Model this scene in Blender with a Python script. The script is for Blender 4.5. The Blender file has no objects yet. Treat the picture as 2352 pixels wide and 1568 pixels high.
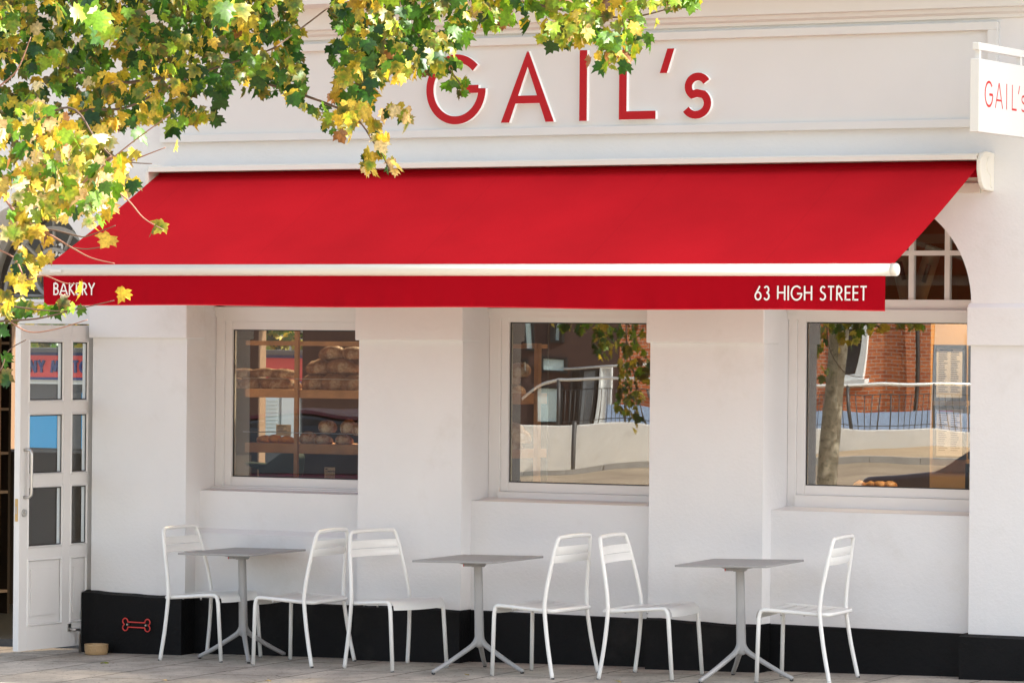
import bpy, math, random
from mathutils import Vector, Matrix
random.seed(7)
R = math.radians
S = bpy.context.scene
col = S.collection

# ------------------------------------------------------------------ camera
FPX, TH, RHO, Z0, ZC, CX, CY = 9250., R(28.9), .009, 25.8, 2.07, 1176., 785.
Fw = Vector((-math.sin(TH), math.cos(TH), 0)); Rt = Vector((math.cos(TH), math.sin(TH), 0)); Up = Vector((0, 0, 1))
CAM = -Z0 * Fw + Vector((0, 0, ZC))
cd = bpy.data.cameras.new('camera'); cam = bpy.data.objects.new('camera', cd); col.objects.link(cam)
cd.sensor_width = 36; cd.lens = FPX / 2352 * 36; cd.clip_start = .5; cd.clip_end = 2000
cd.shift_y = -(784 - CY) / 2352.
cr, sr = math.cos(RHO), math.sin(RHO)
cx_ = Rt * cr + Up * sr            # image right
cy_ = Up * cr - Rt * sr            # image up
M = Matrix((cx_, cy_, -Fw)).transposed().to_4x4(); M.translation = CAM
cam.matrix_world = M
S.camera = cam

# ------------------------------------------------------------------ light
SUN = Vector((.765, .17, .62)).normalized()
w = bpy.data.worlds.new('World'); S.world = w; w.use_nodes = True
nt = w.node_tree; bg = nt.nodes['Background']
sky = nt.nodes.new('ShaderNodeTexSky'); sky.sky_type = 'NISHITA'; sky.sun_disc = False
sky.sun_elevation = math.asin(SUN.z); sky.sun_rotation = math.atan2(SUN.x, SUN.y)
sky.air_density = 1.0; sky.dust_density = 2.5; sky.ozone_density = 1.0
hs = nt.nodes.new('ShaderNodeHueSaturation'); hs.inputs['Saturation'].default_value = .6
nt.links.new(sky.outputs[0], hs.inputs['Color']); nt.links.new(hs.outputs[0], bg.inputs[0]); bg.inputs[1].default_value = .13
ld = bpy.data.lights.new('sun', 'SUN'); ld.energy = 4.3; ld.angle = R(.5); ld.color = (1, .96, .90)
lo = bpy.data.objects.new('sun', ld); col.objects.link(lo)
lo.rotation_euler = SUN.to_track_quat('Z', 'Y').to_euler()
S.view_settings.view_transform = 'Standard'; S.view_settings.look = 'None'; S.view_settings.gamma = 1
S.view_settings.exposure = 1.76
S.render.engine = 'CYCLES'
S.cycles.max_bounces = 8; S.cycles.diffuse_bounces = 4; S.cycles.glossy_bounces = 4
S.cycles.transparent_max_bounces = 12; S.cycles.transmission_bounces = 6
S.cycles.sample_clamp_indirect = 6; S.cycles.use_denoising = True

# ------------------------------------------------------------------ helpers
def at(x, y, Y):
    """point on the plane Y=const that stands at this place of the photograph (survey of the facade)"""
    X = x - CX; V = y - CY
    u = X * cr + V * sr; v = -X * sr + V * cr
    d = Fw * FPX + Rt * u - Up * v
    return CAM + d * ((Y - CAM.y) / d.y)

def gz(x, y=0.):
    """height of the ground sheet"""
    x = max(-45, min(8, x))
    if y > 0: return .005 + .0195 * x + .02 * min(y, .3)
    if y > -3.6: return .005 + .0195 * x + .02 * y
    near = .005 + .0195 * max(x, -16) - .072
    far = max(-1.9, min(-.2, -.95 + .08 * (x + 32)))
    t = max(0, min(1, (-3.6 - y) / 48.)); t = t * t * (3 - 2 * t)
    return near * (1 - t) + far * t

def tag(o, label=None, cat=None, group=None, kind=None):
    if label: o['label'] = label
    if cat: o['category'] = cat
    if group: o['group'] = group
    if kind: o['kind'] = kind
    return o

def empty(name, loc=(0, 0, 0), rz=0, parent=None, **k):
    o = bpy.data.objects.new(name, None); col.objects.link(o); o.location = loc; o.rotation_euler = (0, 0, rz)
    o.empty_display_size = .1
    if parent: o.parent = parent
    return tag(o, **k)

def copy_tree(o, parent=None):
    c = o.copy(); col.objects.link(c)
    if parent: c.parent = parent
    for ch in list(o.children): copy_tree(ch, c)
    return c

class MB:
    def __init__(s): s.v = []; s.f = []; s.sm = []
    def add(s, vs, fs, smooth=False):
        n = len(s.v); s.v += [tuple(p) for p in vs]
        s.f += [tuple(i + n for i in f) for f in fs]; s.sm += [smooth] * len(fs); return s
    def box(s, x0, x1, y0, y1, z0, z1):
        if x0 > x1: x0, x1 = x1, x0
        if y0 > y1: y0, y1 = y1, y0
        if z0 > z1: z0, z1 = z1, z0
        v = [(x, y, z) for x in (x0, x1) for y in (y0, y1) for z in (z0, z1)]
        return s.add(v, [(0, 1, 3, 2), (4, 6, 7, 5), (0, 4, 5, 1), (2, 3, 7, 6), (0, 2, 6, 4), (1, 5, 7, 3)])
    def prism(s, pts, off, smooth=False):
        """closed outline of 3D points extruded along vector off"""
        n = len(pts); a = [Vector(p) for p in pts]; b = [p + Vector(off) for p in a]
        s.add(a + b, [tuple(range(n))[::-1], tuple(range(n, 2 * n))])
        k = len(s.v) - 2 * n
        for i in range(n):
            j = (i + 1) % n; s.f.append((k + i, k + j, k + n + j, k + n + i)); s.sm.append(smooth)
        return s
    def tube(s, pts, r, n=10, caps=True, closed=False, smooth=True):
        P = [Vector(p) for p in pts]; m = len(P)
        rr = r if isinstance(r, (list, tuple)) else [r] * m
        ref = None; rings = []
        for i in range(m):
            if closed: t = P[(i + 1) % m] - P[i - 1]
            else: t = P[min(i + 1, m - 1)] - P[max(i - 1, 0)]
            t.normalize()
            if ref is None:
                ref = Vector((0, 0, 1)) if abs(t.z) < .9 else Vector((1, 0, 0))
            a = ref - t * ref.dot(t)
            if a.length < 1e-4: a = t.orthogonal()
            a.normalize(); b = t.cross(a); ref = a
            rings.append([P[i] + (a * math.cos(2 * math.pi * k / n) + b * math.sin(2 * math.pi * k / n)) * rr[i] for k in range(n)])
        vs = [q for ring in rings for q in ring]; fs = []
        for i in range(m if closed else m - 1):
            for k in range(n):
                a0 = i * n + k; a1 = i * n + (k + 1) % n; j = (i + 1) % m
                fs.append((a0, a1, j * n + (k + 1) % n, j * n + k))
        s.add(vs, fs, smooth)
        if caps and not closed:
            q = len(s.v) - len(vs)
            s.f.append(tuple(q + k for k in range(n))[::-1]); s.sm.append(False)
            s.f.append(tuple(q + (m - 1) * n + k for k in range(n))); s.sm.append(False)
        return s
    def lathe(s, prof, c=(0, 0, 0), n=28, smooth=True):
        vs = []; fs = []; m = len(prof)
        for r_, z in prof:
            for k in range(n):
                a = 2 * math.pi * k / n; vs.append((c[0] + r_ * math.cos(a), c[1] + r_ * math.sin(a), c[2] + z))
        for i in range(m - 1):
            for k in range(n): fs.append((i * n + k, i * n + (k + 1) % n, (i + 1) * n + (k + 1) % n, (i + 1) * n + k))
        s.add(vs, fs, smooth); q = len(s.v) - len(vs)
        s.f.append(tuple(q + k for k in range(n))[::-1]); s.sm.append(False)
        s.f.append(tuple(q + (m - 1) * n + k for k in range(n))); s.sm.append(False)
        return s
    def blob(s, c, rx, ry, rz, rot=0, rough=.1, n=14, m=9, seed=0):
        rd = random.Random(seed); ph = [rd.uniform(0, 6.28) for _ in range(6)]
        vs = []; fs = []
        for i in range(m + 1):
            th = math.pi * i / m
            for k in range(n):
                a = 2 * math.pi * k / n
                q = 1 + rough * (math.sin(2 * a + ph[0]) * math.sin(2 * th + ph[1]) + .6 * math.sin(5 * a + ph[2]) * math.sin(3 * th + ph[3]))
                x, y, z = rx * math.sin(th) * math.cos(a) * q, ry * math.sin(th) * math.sin(a) * q, rz * math.cos(th) * q
                z = max(z, -rz * .55)
                vs.append((c[0] + x * math.cos(rot) - y * math.sin(rot), c[1] + x * math.sin(rot) + y * math.cos(rot), c[2] + z + rz * .55))
        for i in range(m):
            for k in range(n): fs.append((i * n + k, (i + 1) * n + k, (i + 1) * n + (k + 1) % n, i * n + (k + 1) % n))
        return s.add(vs, fs, True)
    def build(s, name, mat, parent=None, bevel=0, fix=True, **k):
        me = bpy.data.meshes.new(name); me.from_pydata(s.v, [], s.f); me.materials.append(mat)
        me.polygons.foreach_set('use_smooth', s.sm); me.update()
        if fix:
            import bmesh
            b = bmesh.new(); b.from_mesh(me); bmesh.ops.recalc_face_normals(b, faces=b.faces); b.to_mesh(me); b.free()
        o = bpy.data.objects.new(name, me); col.objects.link(o)
        if parent: o.parent = parent
        if bevel:
            md = o.modifiers.new('bevel', 'BEVEL'); md.width = bevel; md.segments = 2; md.limit_method = 'ANGLE'; md.angle_limit = R(40)
        return tag(o, **k)

def smooth_path(P, n=6, closed=False):
    P = [Vector(p) for p in P]; out = []
    m = len(P)
    for i in range(m - 1):
        p0 = P[max(i - 1, 0)]; p1 = P[i]; p2 = P[i + 1]; p3 = P[min(i + 2, m - 1)]
        for k in range(n):
            t = k / n
            out.append(.5 * ((2 * p1) + (p2 - p0) * t + (2 * p0 - 5 * p1 + 4 * p2 - p3) * t * t + (3 * p1 - p0 - 3 * p2 + p3) * t ** 3))
    out.append(P[-1]); return out

def rounded(P, r, n=5):
    """polyline with rounded corners"""
    P = [Vector(p) for p in P]; out = [P[0]]
    for i in range(1, len(P) - 1):
        a, b, c = P[i - 1], P[i], P[i + 1]
        d1 = (a - b); d2 = (c - b); q = min(r, d1.length * .49, d2.length * .49)
        s0 = b + d1.normalized() * q; e0 = b + d2.normalized() * q
        for k in range(n + 1):
            t = k / n; out.append((1 - t) ** 2 * s0 + 2 * t * (1 - t) * b + t * t * e0)
    out.append(P[-1]); return out

# ------------------------------------------------------------------ materials
def mat(name, color=(.8, .8, .8), rough=.5, metal=0, spec=.5, var=0, vscale=3, bump=0, bscale=40, bump2=0, b2scale=6, emit=None, estr=0, coat=0, dirt=None, dscale=2, dlo=.5, dhi=.7, bdist=.004):
    m = bpy.data.materials.new(name); m.use_nodes = True; n = m.node_tree.nodes; l = m.node_tree.links
    p = n['Principled BSDF']; p.inputs['Roughness'].default_value = rough; p.inputs['Metallic'].default_value = metal
    p.inputs['Specular IOR Level'].default_value = spec; p.inputs['Coat Weight'].default_value = coat
    p.inputs['Base Color'].default_value = (*color, 1)
    tc = n.new('ShaderNodeTexCoord')
    def noise(sc, det=5, ro=.55):
        t = n.new('ShaderNodeTexNoise'); t.inputs['Scale'].default_value = sc; t.inputs['Detail'].default_value = det
        t.inputs['Roughness'].default_value = ro; l.new(tc.outputs['Object'], t.inputs['Vector']); return t
    src = None
    if var:
        t = noise(vscale); r_ = n.new('ShaderNodeMapRange'); r_.inputs[1].default_value = .3; r_.inputs[2].default_value = .7
        r_.inputs[3].default_value = 1 - var; r_.inputs[4].default_value = 1 + var; l.new(t.outputs[0], r_.inputs[0])
        mx = n.new('ShaderNodeMix'); mx.data_type = 'RGBA'; mx.blend_type = 'MULTIPLY'; mx.inputs[0].default_value = 1
        mx.inputs[6].default_value = (*color, 1); l.new(r_.outputs[0], mx.inputs[7]); src = mx.outputs[2]
    if dirt:
        t = noise(dscale, 8, .7); r_ = n.new('ShaderNodeMapRange'); r_.inputs[1].default_value = dlo; r_.inputs[2].default_value = dhi
        l.new(t.outputs[0], r_.inputs[0])
        mx = n.new('ShaderNodeMix'); mx.data_type = 'RGBA'; l.new(r_.outputs[0], mx.inputs[0])
        if src: l.new(src, mx.inputs[6])
        else: mx.inputs[6].default_value = (*color, 1)
        mx.inputs[7].default_value = (*dirt, 1); src = mx.outputs[2]
    if src: l.new(src, p.inputs['Base Color'])
    prev = None
    for b, sc in ((bump2, b2scale), (bump, bscale)):
        if b:
            t = noise(sc); bn = n.new('ShaderNodeBump'); bn.inputs['Strength'].default_value = b; bn.inputs['Distance'].default_value = bdist
            l.new(t.outputs[0], bn.inputs['Height'])
            if prev: l.new(prev.outputs[0], bn.inputs['Normal'])
            prev = bn
    if prev: l.new(prev.outputs[0], p.inputs['Normal'])
    if emit: p.inputs['Emission Color'].default_value = (*emit, 1); p.inputs['Emission Strength'].default_value = estr
    return m

def glass_mat(name, refl=.2, tint=(.93, .95, .94), wav=.0):
    m = bpy.data.materials.new(name); m.use_nodes = True; n = m.node_tree.nodes; l = m.node_tree.links; n.clear()
    o = n.new('ShaderNodeOutputMaterial'); mx = n.new('ShaderNodeMixShader'); t = n.new('ShaderNodeBsdfTransparent'); g = n.new('ShaderNodeBsdfGlossy')
    t.inputs[0].default_value = (*tint, 1); g.inputs['Roughness'].default_value = .0; g.inputs[0].default_value = (1, 1, 1, 1)
    fr = n.new('ShaderNodeLayerWeight'); fr.inputs[0].default_value = .5
    pw = n.new('ShaderNodeMath'); pw.operation = 'POWER'; pw.inputs[1].default_value = 4.; l.new(fr.outputs['Facing'], pw.inputs[0])
    mr = n.new('ShaderNodeMapRange'); mr.inputs[3].default_value = refl; mr.inputs[4].default_value = 1
    l.new(pw.outputs[0], mr.inputs[0]); l.new(mr.outputs[0], mx.inputs[0]); l.new(t.outputs[0], mx.inputs[1]); l.new(g.outputs[0], mx.inputs[2]); l.new(mx.outputs[0], o.inputs[0])
    if wav:
        tc = n.new('ShaderNodeTexCoord'); mp = n.new('ShaderNodeMapping'); mp.inputs['Scale'].default_value = (1, 1, .45)
        ns = n.new('ShaderNodeTexNoise'); ns.inputs['Scale'].default_value = 1.7; ns.inputs['Detail'].default_value = 1
        b = n.new('ShaderNodeBump'); b.inputs['Strength'].default_value = 1; b.inputs['Distance'].default_value = wav
        l.new(tc.outputs['Object'], mp.inputs[0]); l.new(mp.outputs[0], ns.inputs['Vector']); l.new(ns.outputs[0], b.inputs['Height']); l.new(b.outputs[0], g.inputs['Normal'])
    return m

STUCCO = mat('stucco', (.765, .755, .745), .75, spec=.25, var=.03, vscale=1.3, bump=.7, bscale=45, bump2=1., b2scale=7, dirt=(.60, .57, .52), dscale=1.4, dlo=.56, dhi=1.0, bdist=.003)
PAINT = mat('fascia_paint', (.725, .72, .70), .45, spec=.4, var=.015, vscale=2, bump=.15, bscale=120, bump2=.3, b2scale=5, bdist=.001)
TRIM = mat('trim_paint', (.745, .73, .71), .4, spec=.4, var=.015, vscale=4, bump=.1, bscale=90, bdist=.001)
PLINTH = mat('plinth_paint', (.004, .004, .0045), .6, spec=.2, var=.3, vscale=3, bump=.6, bscale=45, bump2=1, b2scale=5, dirt=(.026, .024, .022), dscale=2.3, dlo=.55, dhi=.85, bdist=.006)
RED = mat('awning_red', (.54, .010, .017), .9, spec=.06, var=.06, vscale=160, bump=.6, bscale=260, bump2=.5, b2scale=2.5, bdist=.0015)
def add_seams(m, pitch=1.19, depth=.72):
    n = m.node_tree.nodes; l = m.node_tree.links; p = n['Principled BSDF']
    src = p.inputs['Base Color'].links[0].from_socket
    tc = n.new('ShaderNodeTexCoord'); sx = n.new('ShaderNodeSeparateXYZ'); l.new(tc.outputs['Object'], sx.inputs[0])
    md = n.new('ShaderNodeMath'); md.operation = 'PINGPONG'; md.inputs[1].default_value = pitch / 2; l.new(sx.outputs[0], md.inputs[0])
    lt = n.new('ShaderNodeMapRange'); lt.inputs[1].default_value = .004; lt.inputs[2].default_value = .009; lt.inputs[3].default_value = depth; lt.inputs[4].default_value = 1; l.new(md.outputs[0], lt.inputs[0])
    ns = n.new('ShaderNodeTexNoise'); ns.inputs['Scale'].default_value = 1.1; ns.inputs['Detail'].default_value = 6; l.new(tc.outputs['Object'], ns.inputs['Vector'])
    r2 = n.new('ShaderNodeMapRange'); r2.inputs[1].default_value = .3; r2.inputs[2].default_value = .7; r2.inputs[3].default_value = .86; r2.inputs[4].default_value = 1.1; l.new(ns.outputs[0], r2.inputs[0])
    mu = n.new('ShaderNodeMath'); mu.operation = 'MULTIPLY'; l.new(lt.outputs[0], mu.inputs[0]); l.new(r2.outputs[0], mu.inputs[1])
    mx = n.new('ShaderNodeMix'); mx.data_type = 'RGBA'; mx.blend_type = 'MULTIPLY'; mx.inputs[0].default_value = 1; l.new(src, mx.inputs[6]); l.new(mu.outputs[0], mx.inputs[7])
    l.new(mx.outputs[2], p.inputs['Base Color'])
add_seams(RED, depth=.95)
RED_L = mat('letter_red', (.46, .008, .014), .45, spec=.25)
WHITE_L = mat('letter_white', (.85, .86, .84), .4, emit=(1, 1, .97), estr=.06)
WTEXT = mat('white_print', (.82, .82, .8), .6)
AWHITE = mat('awning_metal', (.80, .765, .68), .35, spec=.5, var=.01)
SIGNW = mat('sign_white', (.74, .73, .70), .35, spec=.5)
CHAIR = mat('chair_paint', (.80, .795, .765), .3, spec=.5, coat=.2, var=.02, vscale=12)
RUBBER = mat('rubber', (.03, .03, .03), .7)
TTOP = mat('table_grey', (.32, .315, .31), .45, spec=.4, var=.03, vscale=20)
TLEG = mat('table_leg', (.36, .355, .35), .38, spec=.5, var=.03, vscale=10)
REDP = mat('red_plastic', (.6, .02, .02), .4)
STEEL = mat('steel', (.55, .54, .52), .28, metal=1)
BRASS = mat('brass', (.6, .42, .2), .35, metal=1)
BOWL = mat('stoneware', (.50, .33, .17), .35, spec=.5, var=.12, vscale=40, bump=.3, bscale=60, bdist=.001)
BOWLIN = mat('stoneware_glaze', (.62, .50, .36), .2)
BONE = mat('bone_red', (.80, .06, .05), .4)
GLASS = glass_mat('window_glass', .16, tint=(.86, .87, .84), wav=.0012)
GLASS_D = glass_mat('door_glass', .03)
GLASS_A = glass_mat('fanlight_glass', .07)
WOOD = mat('shelf_oak', (.46, .22, .09), .5, var=.18, vscale=7, bump=.1, bscale=60)
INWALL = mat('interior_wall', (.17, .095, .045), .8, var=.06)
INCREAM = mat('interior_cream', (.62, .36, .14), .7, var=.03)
INDARK = mat('interior_dark', (.035, .028, .024), .7)
INGREY = mat('interior_counter', (.12, .10, .085), .6)
INFLOOR = mat('interior_floor', (.05, .055, .06), .4)
CRUST = mat('bread_crust', (.36, .17, .06), .75, var=.3, vscale=14, bump=.6, bscale=40, dirt=(.75, .62, .46), dscale=9, dlo=.45, dhi=.62)
CRUSTD = mat('dark_crust', (.20, .10, .045), .8, var=.3, vscale=14, bump=.6, bscale=40, dirt=(.55, .45, .35), dscale=8, dlo=.5, dhi=.66)
GOLD = mat('pastry', (.62, .28, .06), .5, var=.3, vscale=25, bump=.5, bscale=50)
CARD = mat('price_card', (.62, .42, .26), .8)
INK = mat('ink', (.03, .025, .025), .8)
PAPER = mat('paper', (.60, .52, .44), .8)
PINK = mat('pink_ink', (.6, .12, .3), .8)
BLACKF = mat('black_frame', (.02, .02, .02), .5)
LAMP = mat('lamp_glow', (1, .9, .7), .5, emit=(1, .78, .45), estr=10)

def brick_mat(name, c1, c2, mortar, sc=1., bw=.225, bh=.075, ms=.012, rough=.85, var=.25, bumpd=.004):
    m = bpy.data.materials.new(name); m.use_nodes = True; n = m.node_tree.nodes; l = m.node_tree.links; p = n['Principled BSDF']
    p.inputs['Roughness'].default_value = rough; p.inputs['Specular IOR Level'].default_value = .3
    tc = n.new('ShaderNodeTexCoord'); b = n.new('ShaderNodeTexBrick')
    return m, n, l, p, tc, b

def facade_brick():
    m, n, l, p, tc, b = brick_mat('brick_wall', 0, 0, 0)
    mp = n.new('ShaderNodeMapping'); mp.inputs['Rotation'].default_value = (R(90), 0, 0)
    l.new(tc.outputs['Object'], mp.inputs[0]); l.new(mp.outputs[0], b.inputs['Vector'])
    b.inputs['Scale'].default_value = 1; b.inputs['Brick Width'].default_value = .24; b.inputs['Row Height'].default_value = .09; b.inputs['Mortar Size'].default_value = .009
    b.inputs['Color1'].default_value = (.66, .20, .07, 1); b.inputs['Color2'].default_value = (.44, .11, .045, 1); b.inputs['Mortar'].default_value = (.45, .38, .3, 1)
    l.new(b.outputs[0], p.inputs['Base Color']); return m
BRICK = facade_brick()

def pavement_mat():
    m, n, l, p, tc, b = brick_mat('pavement', 0, 0, 0)
    p.inputs['Roughness'].default_value = .8
    mp = n.new('ShaderNodeMapping'); mp.inputs['Rotation'].default_value = (0, 0, R(90)); mp.inputs['Location'].default_value = (.2, .33, 0)
    l.new(tc.outputs['Object'], mp.inputs[0]); l.new(mp.outputs[0], b.inputs['Vector'])
    b.inputs['Scale'].default_value = 1; b.inputs['Brick Width'].default_value = .9; b.inputs['Row Height'].default_value = .6
    b.inputs['Mortar Size'].default_value = .008; b.inputs['Mortar Smooth'].default_value = .4; b.inputs['Bias'].default_value = 0
    b.inputs['Color1'].default_value = (.50, .445, .375, 1); b.inputs['Color2'].default_value = (.42, .375, .32, 1); b.inputs['Mortar'].default_value = (.07, .06, .05, 1)
    t = n.new('ShaderNodeTexNoise'); t.inputs['Scale'].default_value = 3; t.inputs['Detail'].default_value = 9; t.inputs['Roughness'].default_value = .7; l.new(tc.outputs['Object'], t.inputs['Vector'])
    cr_ = n.new('ShaderNodeMapRange'); cr_.inputs[1].default_value = .3; cr_.inputs[2].default_value = .7; cr_.inputs[3].default_value = .55; cr_.inputs[4].default_value = 1.25; l.new(t.outputs[0], cr_.inputs[0])
    mx = n.new('ShaderNodeMix'); mx.data_type = 'RGBA'; mx.blend_type = 'MULTIPLY'; mx.inputs[0].default_value = 1
    l.new(b.outputs[0], mx.inputs[6]); l.new(cr_.outputs[0], mx.inputs[7])
    t2 = n.new('ShaderNodeTexNoise'); t2.inputs['Scale'].default_value = 38; t2.inputs['Detail'].default_value = 3; l.new(tc.outputs['Object'], t2.inputs['Vector'])
    r2 = n.new('ShaderNodeMapRange'); r2.inputs[1].default_value = .62; r2.inputs[2].default_value = .7; l.new(t2.outputs[0], r2.inputs[0])
    mx2 = n.new('ShaderNodeMix'); mx2.data_type = 'RGBA'; l.new(r2.outputs[0], mx2.inputs[0]); l.new(mx.outputs[2], mx2.inputs[6]); mx2.inputs[7].default_value = (.12, .095, .075, 1)
    l.new(mx2.outputs[2], p.inputs['Base Color'])
    bn = n.new('ShaderNodeBump'); bn.inputs['Strength'].default_value = .6; bn.inputs['Distance'].default_value = .006; l.new(t.outputs[0], bn.inputs['Height'])
    l.new(bn.outputs[0], p.inputs['Normal']); return m
PAVE = pavement_mat()
ASPH = mat('asphalt', (.19, .165, .13), .85, var=.2, vscale=2, bump=.5, bscale=80)
KERB = mat('kerb_stone', (.42, .40, .36), .8, var=.15, vscale=4)
RENDERW = mat('white_render', (.82, .80, .74), .8, var=.08, vscale=1.5, dirt=(.4, .38, .33), dscale=2, dlo=.55, dhi=.9)
BARK = mat('bark', (.50, .44, .33), .9, var=.25, vscale=14, bump=1, bscale=30, dirt=(.20, .18, .12), dscale=22, dlo=.5, dhi=.65, bdist=.01)
TWIG = mat('twig_bark', (.13, .08, .055), .7, var=.2)
TWIGR = mat('young_twig', (.30, .15, .10), .6)

def leaf_mat():
    m = bpy.data.materials.new('maple_leaf'); m.use_nodes = True; n = m.node_tree.nodes; l = m.node_tree.links
    p = n['Principled BSDF']; o = n['Material Output']; a = n.new('ShaderNodeAttribute'); a.attribute_name = 'leafcol'
    tc = n.new('ShaderNodeTexCoord'); t = n.new('ShaderNodeTexNoise'); t.inputs['Scale'].default_value = 70; t.inputs['Detail'].default_value = 3; l.new(tc.outputs['Object'], t.inputs['Vector'])
    r = n.new('ShaderNodeMapRange'); r.inputs[1].default_value = .3; r.inputs[2].default_value = .7; r.inputs[3].default_value = .65; r.inputs[4].default_value = 1.3; l.new(t.outputs[0], r.inputs[0])
    mx = n.new('ShaderNodeMix'); mx.data_type = 'RGBA'; mx.blend_type = 'MULTIPLY'; mx.inputs[0].default_value = 1; l.new(a.outputs[0], mx.inputs[6]); l.new(r.outputs[0], mx.inputs[7])
    l.new(mx.outputs[2], p.inputs['Base Color']); p.inputs['Roughness'].default_value = .42; p.inputs['Specular IOR Level'].default_value = .5
    tr = n.new('ShaderNodeBsdfTranslucent'); l.new(mx.outputs[2], tr.inputs[0]); ms = n.new('ShaderNodeMixShader'); ms.inputs[0].default_value = .36
    l.new(p.outputs[0], ms.inputs[1]); l.new(tr.outputs[0], ms.inputs[2]); l.new(ms.outputs[0], o.inputs[0]); return m
LEAF = leaf_mat()

# ------------------------------------------------------------------ stroke lettering
def ribbon(P, wd, end0=None, end1=None):
    """2D centreline -> closed 2D outline"""
    P = [Vector((p[0], p[1])) for p in P]; L = []; Q = []
    for i, p in enumerate(P):
        if i == 0: t = P[1] - P[0]
        elif i == len(P) - 1: t = P[-1] - P[-2]
        else: t = (P[i] - P[i - 1]).normalized() + (P[i + 1] - P[i]).normalized()
        t.normalize(); nrm = Vector((-t.y, t.x)); k = 1
        if 0 < i < len(P) - 1:
            c = nrm.dot(Vector((-(P[i + 1] - P[i]).normalized().y, (P[i + 1] - P[i]).normalized().x))); k = 1 / max(.5, c)
        L.append(p + nrm * wd / 2 * k); Q.append(p - nrm * wd / 2 * k)
    return L + Q[::-1]
def arc(cx, cy, rx, ry, a0, a1, n=18):
    return [(cx + rx * math.cos(R(a0 + (a1 - a0) * i / n)), cy + ry * math.sin(R(a0 + (a1 - a0) * i / n))) for i in range(n + 1)]
GLY = {
 'A': (.78, [[(0, 0), (.39, 1)], [(.78, 0), (.39, 1)], [(.15, .33), (.63, .33)]]),
 'B': (.50, [[(.06, 0), (.06, 1)], [(.06, .95), (.25, .95)] + arc(.25, .74, .19, .21, 90, -90, 8) + [(.06, .53)], [(.06, .53), (.25, .53)] + arc(.25, .29, .23, .24, 90, -90, 8) + [(.06, .05)]]),
 'E': (.46, [[(.06, 0), (.06, 1)], [(.06, .95), (.46, .95)], [(.06, .52), (.44, .52)], [(.06, .05), (.46, .05)]]),
 'G': (.88, [arc(.45, .5, .42, .47, 42, 345, 26) + [(.87, .45)], [(.50, .46), (.90, .46)]]),
 'H': (.68, [[(.06, 0), (.06, 1)], [(.62, 0), (.62, 1)], [(.06, .53), (.62, .53)]]),
 'I': (.12, [[(.06, 0), (.06, 1)]]),
 'K': (.56, [[(.06, 0), (.06, 1)], [(.52, 1), (.08, .52)], [(.10, .54), (.56, 0)]]),
 'L': (.46, [[(.06, 0), (.06, 1)], [(.06, .05), (.46, .05)]]),
 'M': (.82, [[(.03, 0), (.16, 1)], [(.16, 1), (.41, .1)], [(.41, .1), (.66, 1)], [(.66, 1), (.79, 0)]]),
 'N': (.70, [[(.06, 0), (.06, 1)], [(.06, 1), (.64, 0)], [(.64, 0), (.64, 1)]]),
 'O': (.96, [arc(.48, .5, .43, .46, 0, 360, 32)]),
 'R': (.52, [[(.06, 0), (.06, 1)], [(.06, .95), (.22, .95)] + arc(.22, .71, .22, .24, 90, -90, 8) + [(.06, .47)], [(.2, .47), (.5, 0)]]),
 'S': (.48, [arc(.25, .74, .18, .21, 35, 250, 14)[:-1] + arc(.22, .27, .22, .23, 65, -150, 14)]),
 'T': (.50, [[(.25, 0), (.25, 1)], [(0, .95), (.5, .95)]]),
 'U': (.62, [[(.06, 1), (.06, .35)] + arc(.31, .33, .25, .28, 180, 360, 12) + [(.56, 1)]]),
 'W': (1., [[(.02, 1), (.26, 0)], [(.26, 0), (.5, 1)], [(.5, 1), (.74, 0)], [(.74, 0), (.98, 1)]]),
 'Z': (.5, [[(.02, .95), (.48, .95)], [(.48, .95), (.03, .05)], [(.02, .05), (.5, .05)]]),
 'D': (.6, [[(.06, 0), (.06, 1)], [(.06, .95), (.2, .95)] + arc(.2, .5, .36, .45, 90, -90, 10) + [(.06, .05)]]),
 'Y': (.62, [[(.31, 0), (.31, .5)], [(.31, .48), (.02, 1)], [(.31, .48), (.6, 1)]]),
 '6': (.56, [arc(.28, .3, .23, .26, 0, 360, 22), [(.42, .98), (.09, .42)]]),
 '3': (.50, [arc(.24, .74, .18, .21, 150, -90, 12), arc(.24, .28, .21, .24, 90, -150, 12)]),
 '&': (.6, [[(.58, .02), (.2, .72)] + arc(.3, .8, .13, .15, 200, -60, 8) + [(.1, .4)] + arc(.24, .24, .2, .2, 130, 340, 8)]),
 '-': (.3, [[(0, .5), (.3, .5)]]), ' ': (.28, []), "'": (.16, [[(.02, .62), (.14, 1)]]), ',': (.1, []),
}
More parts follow.
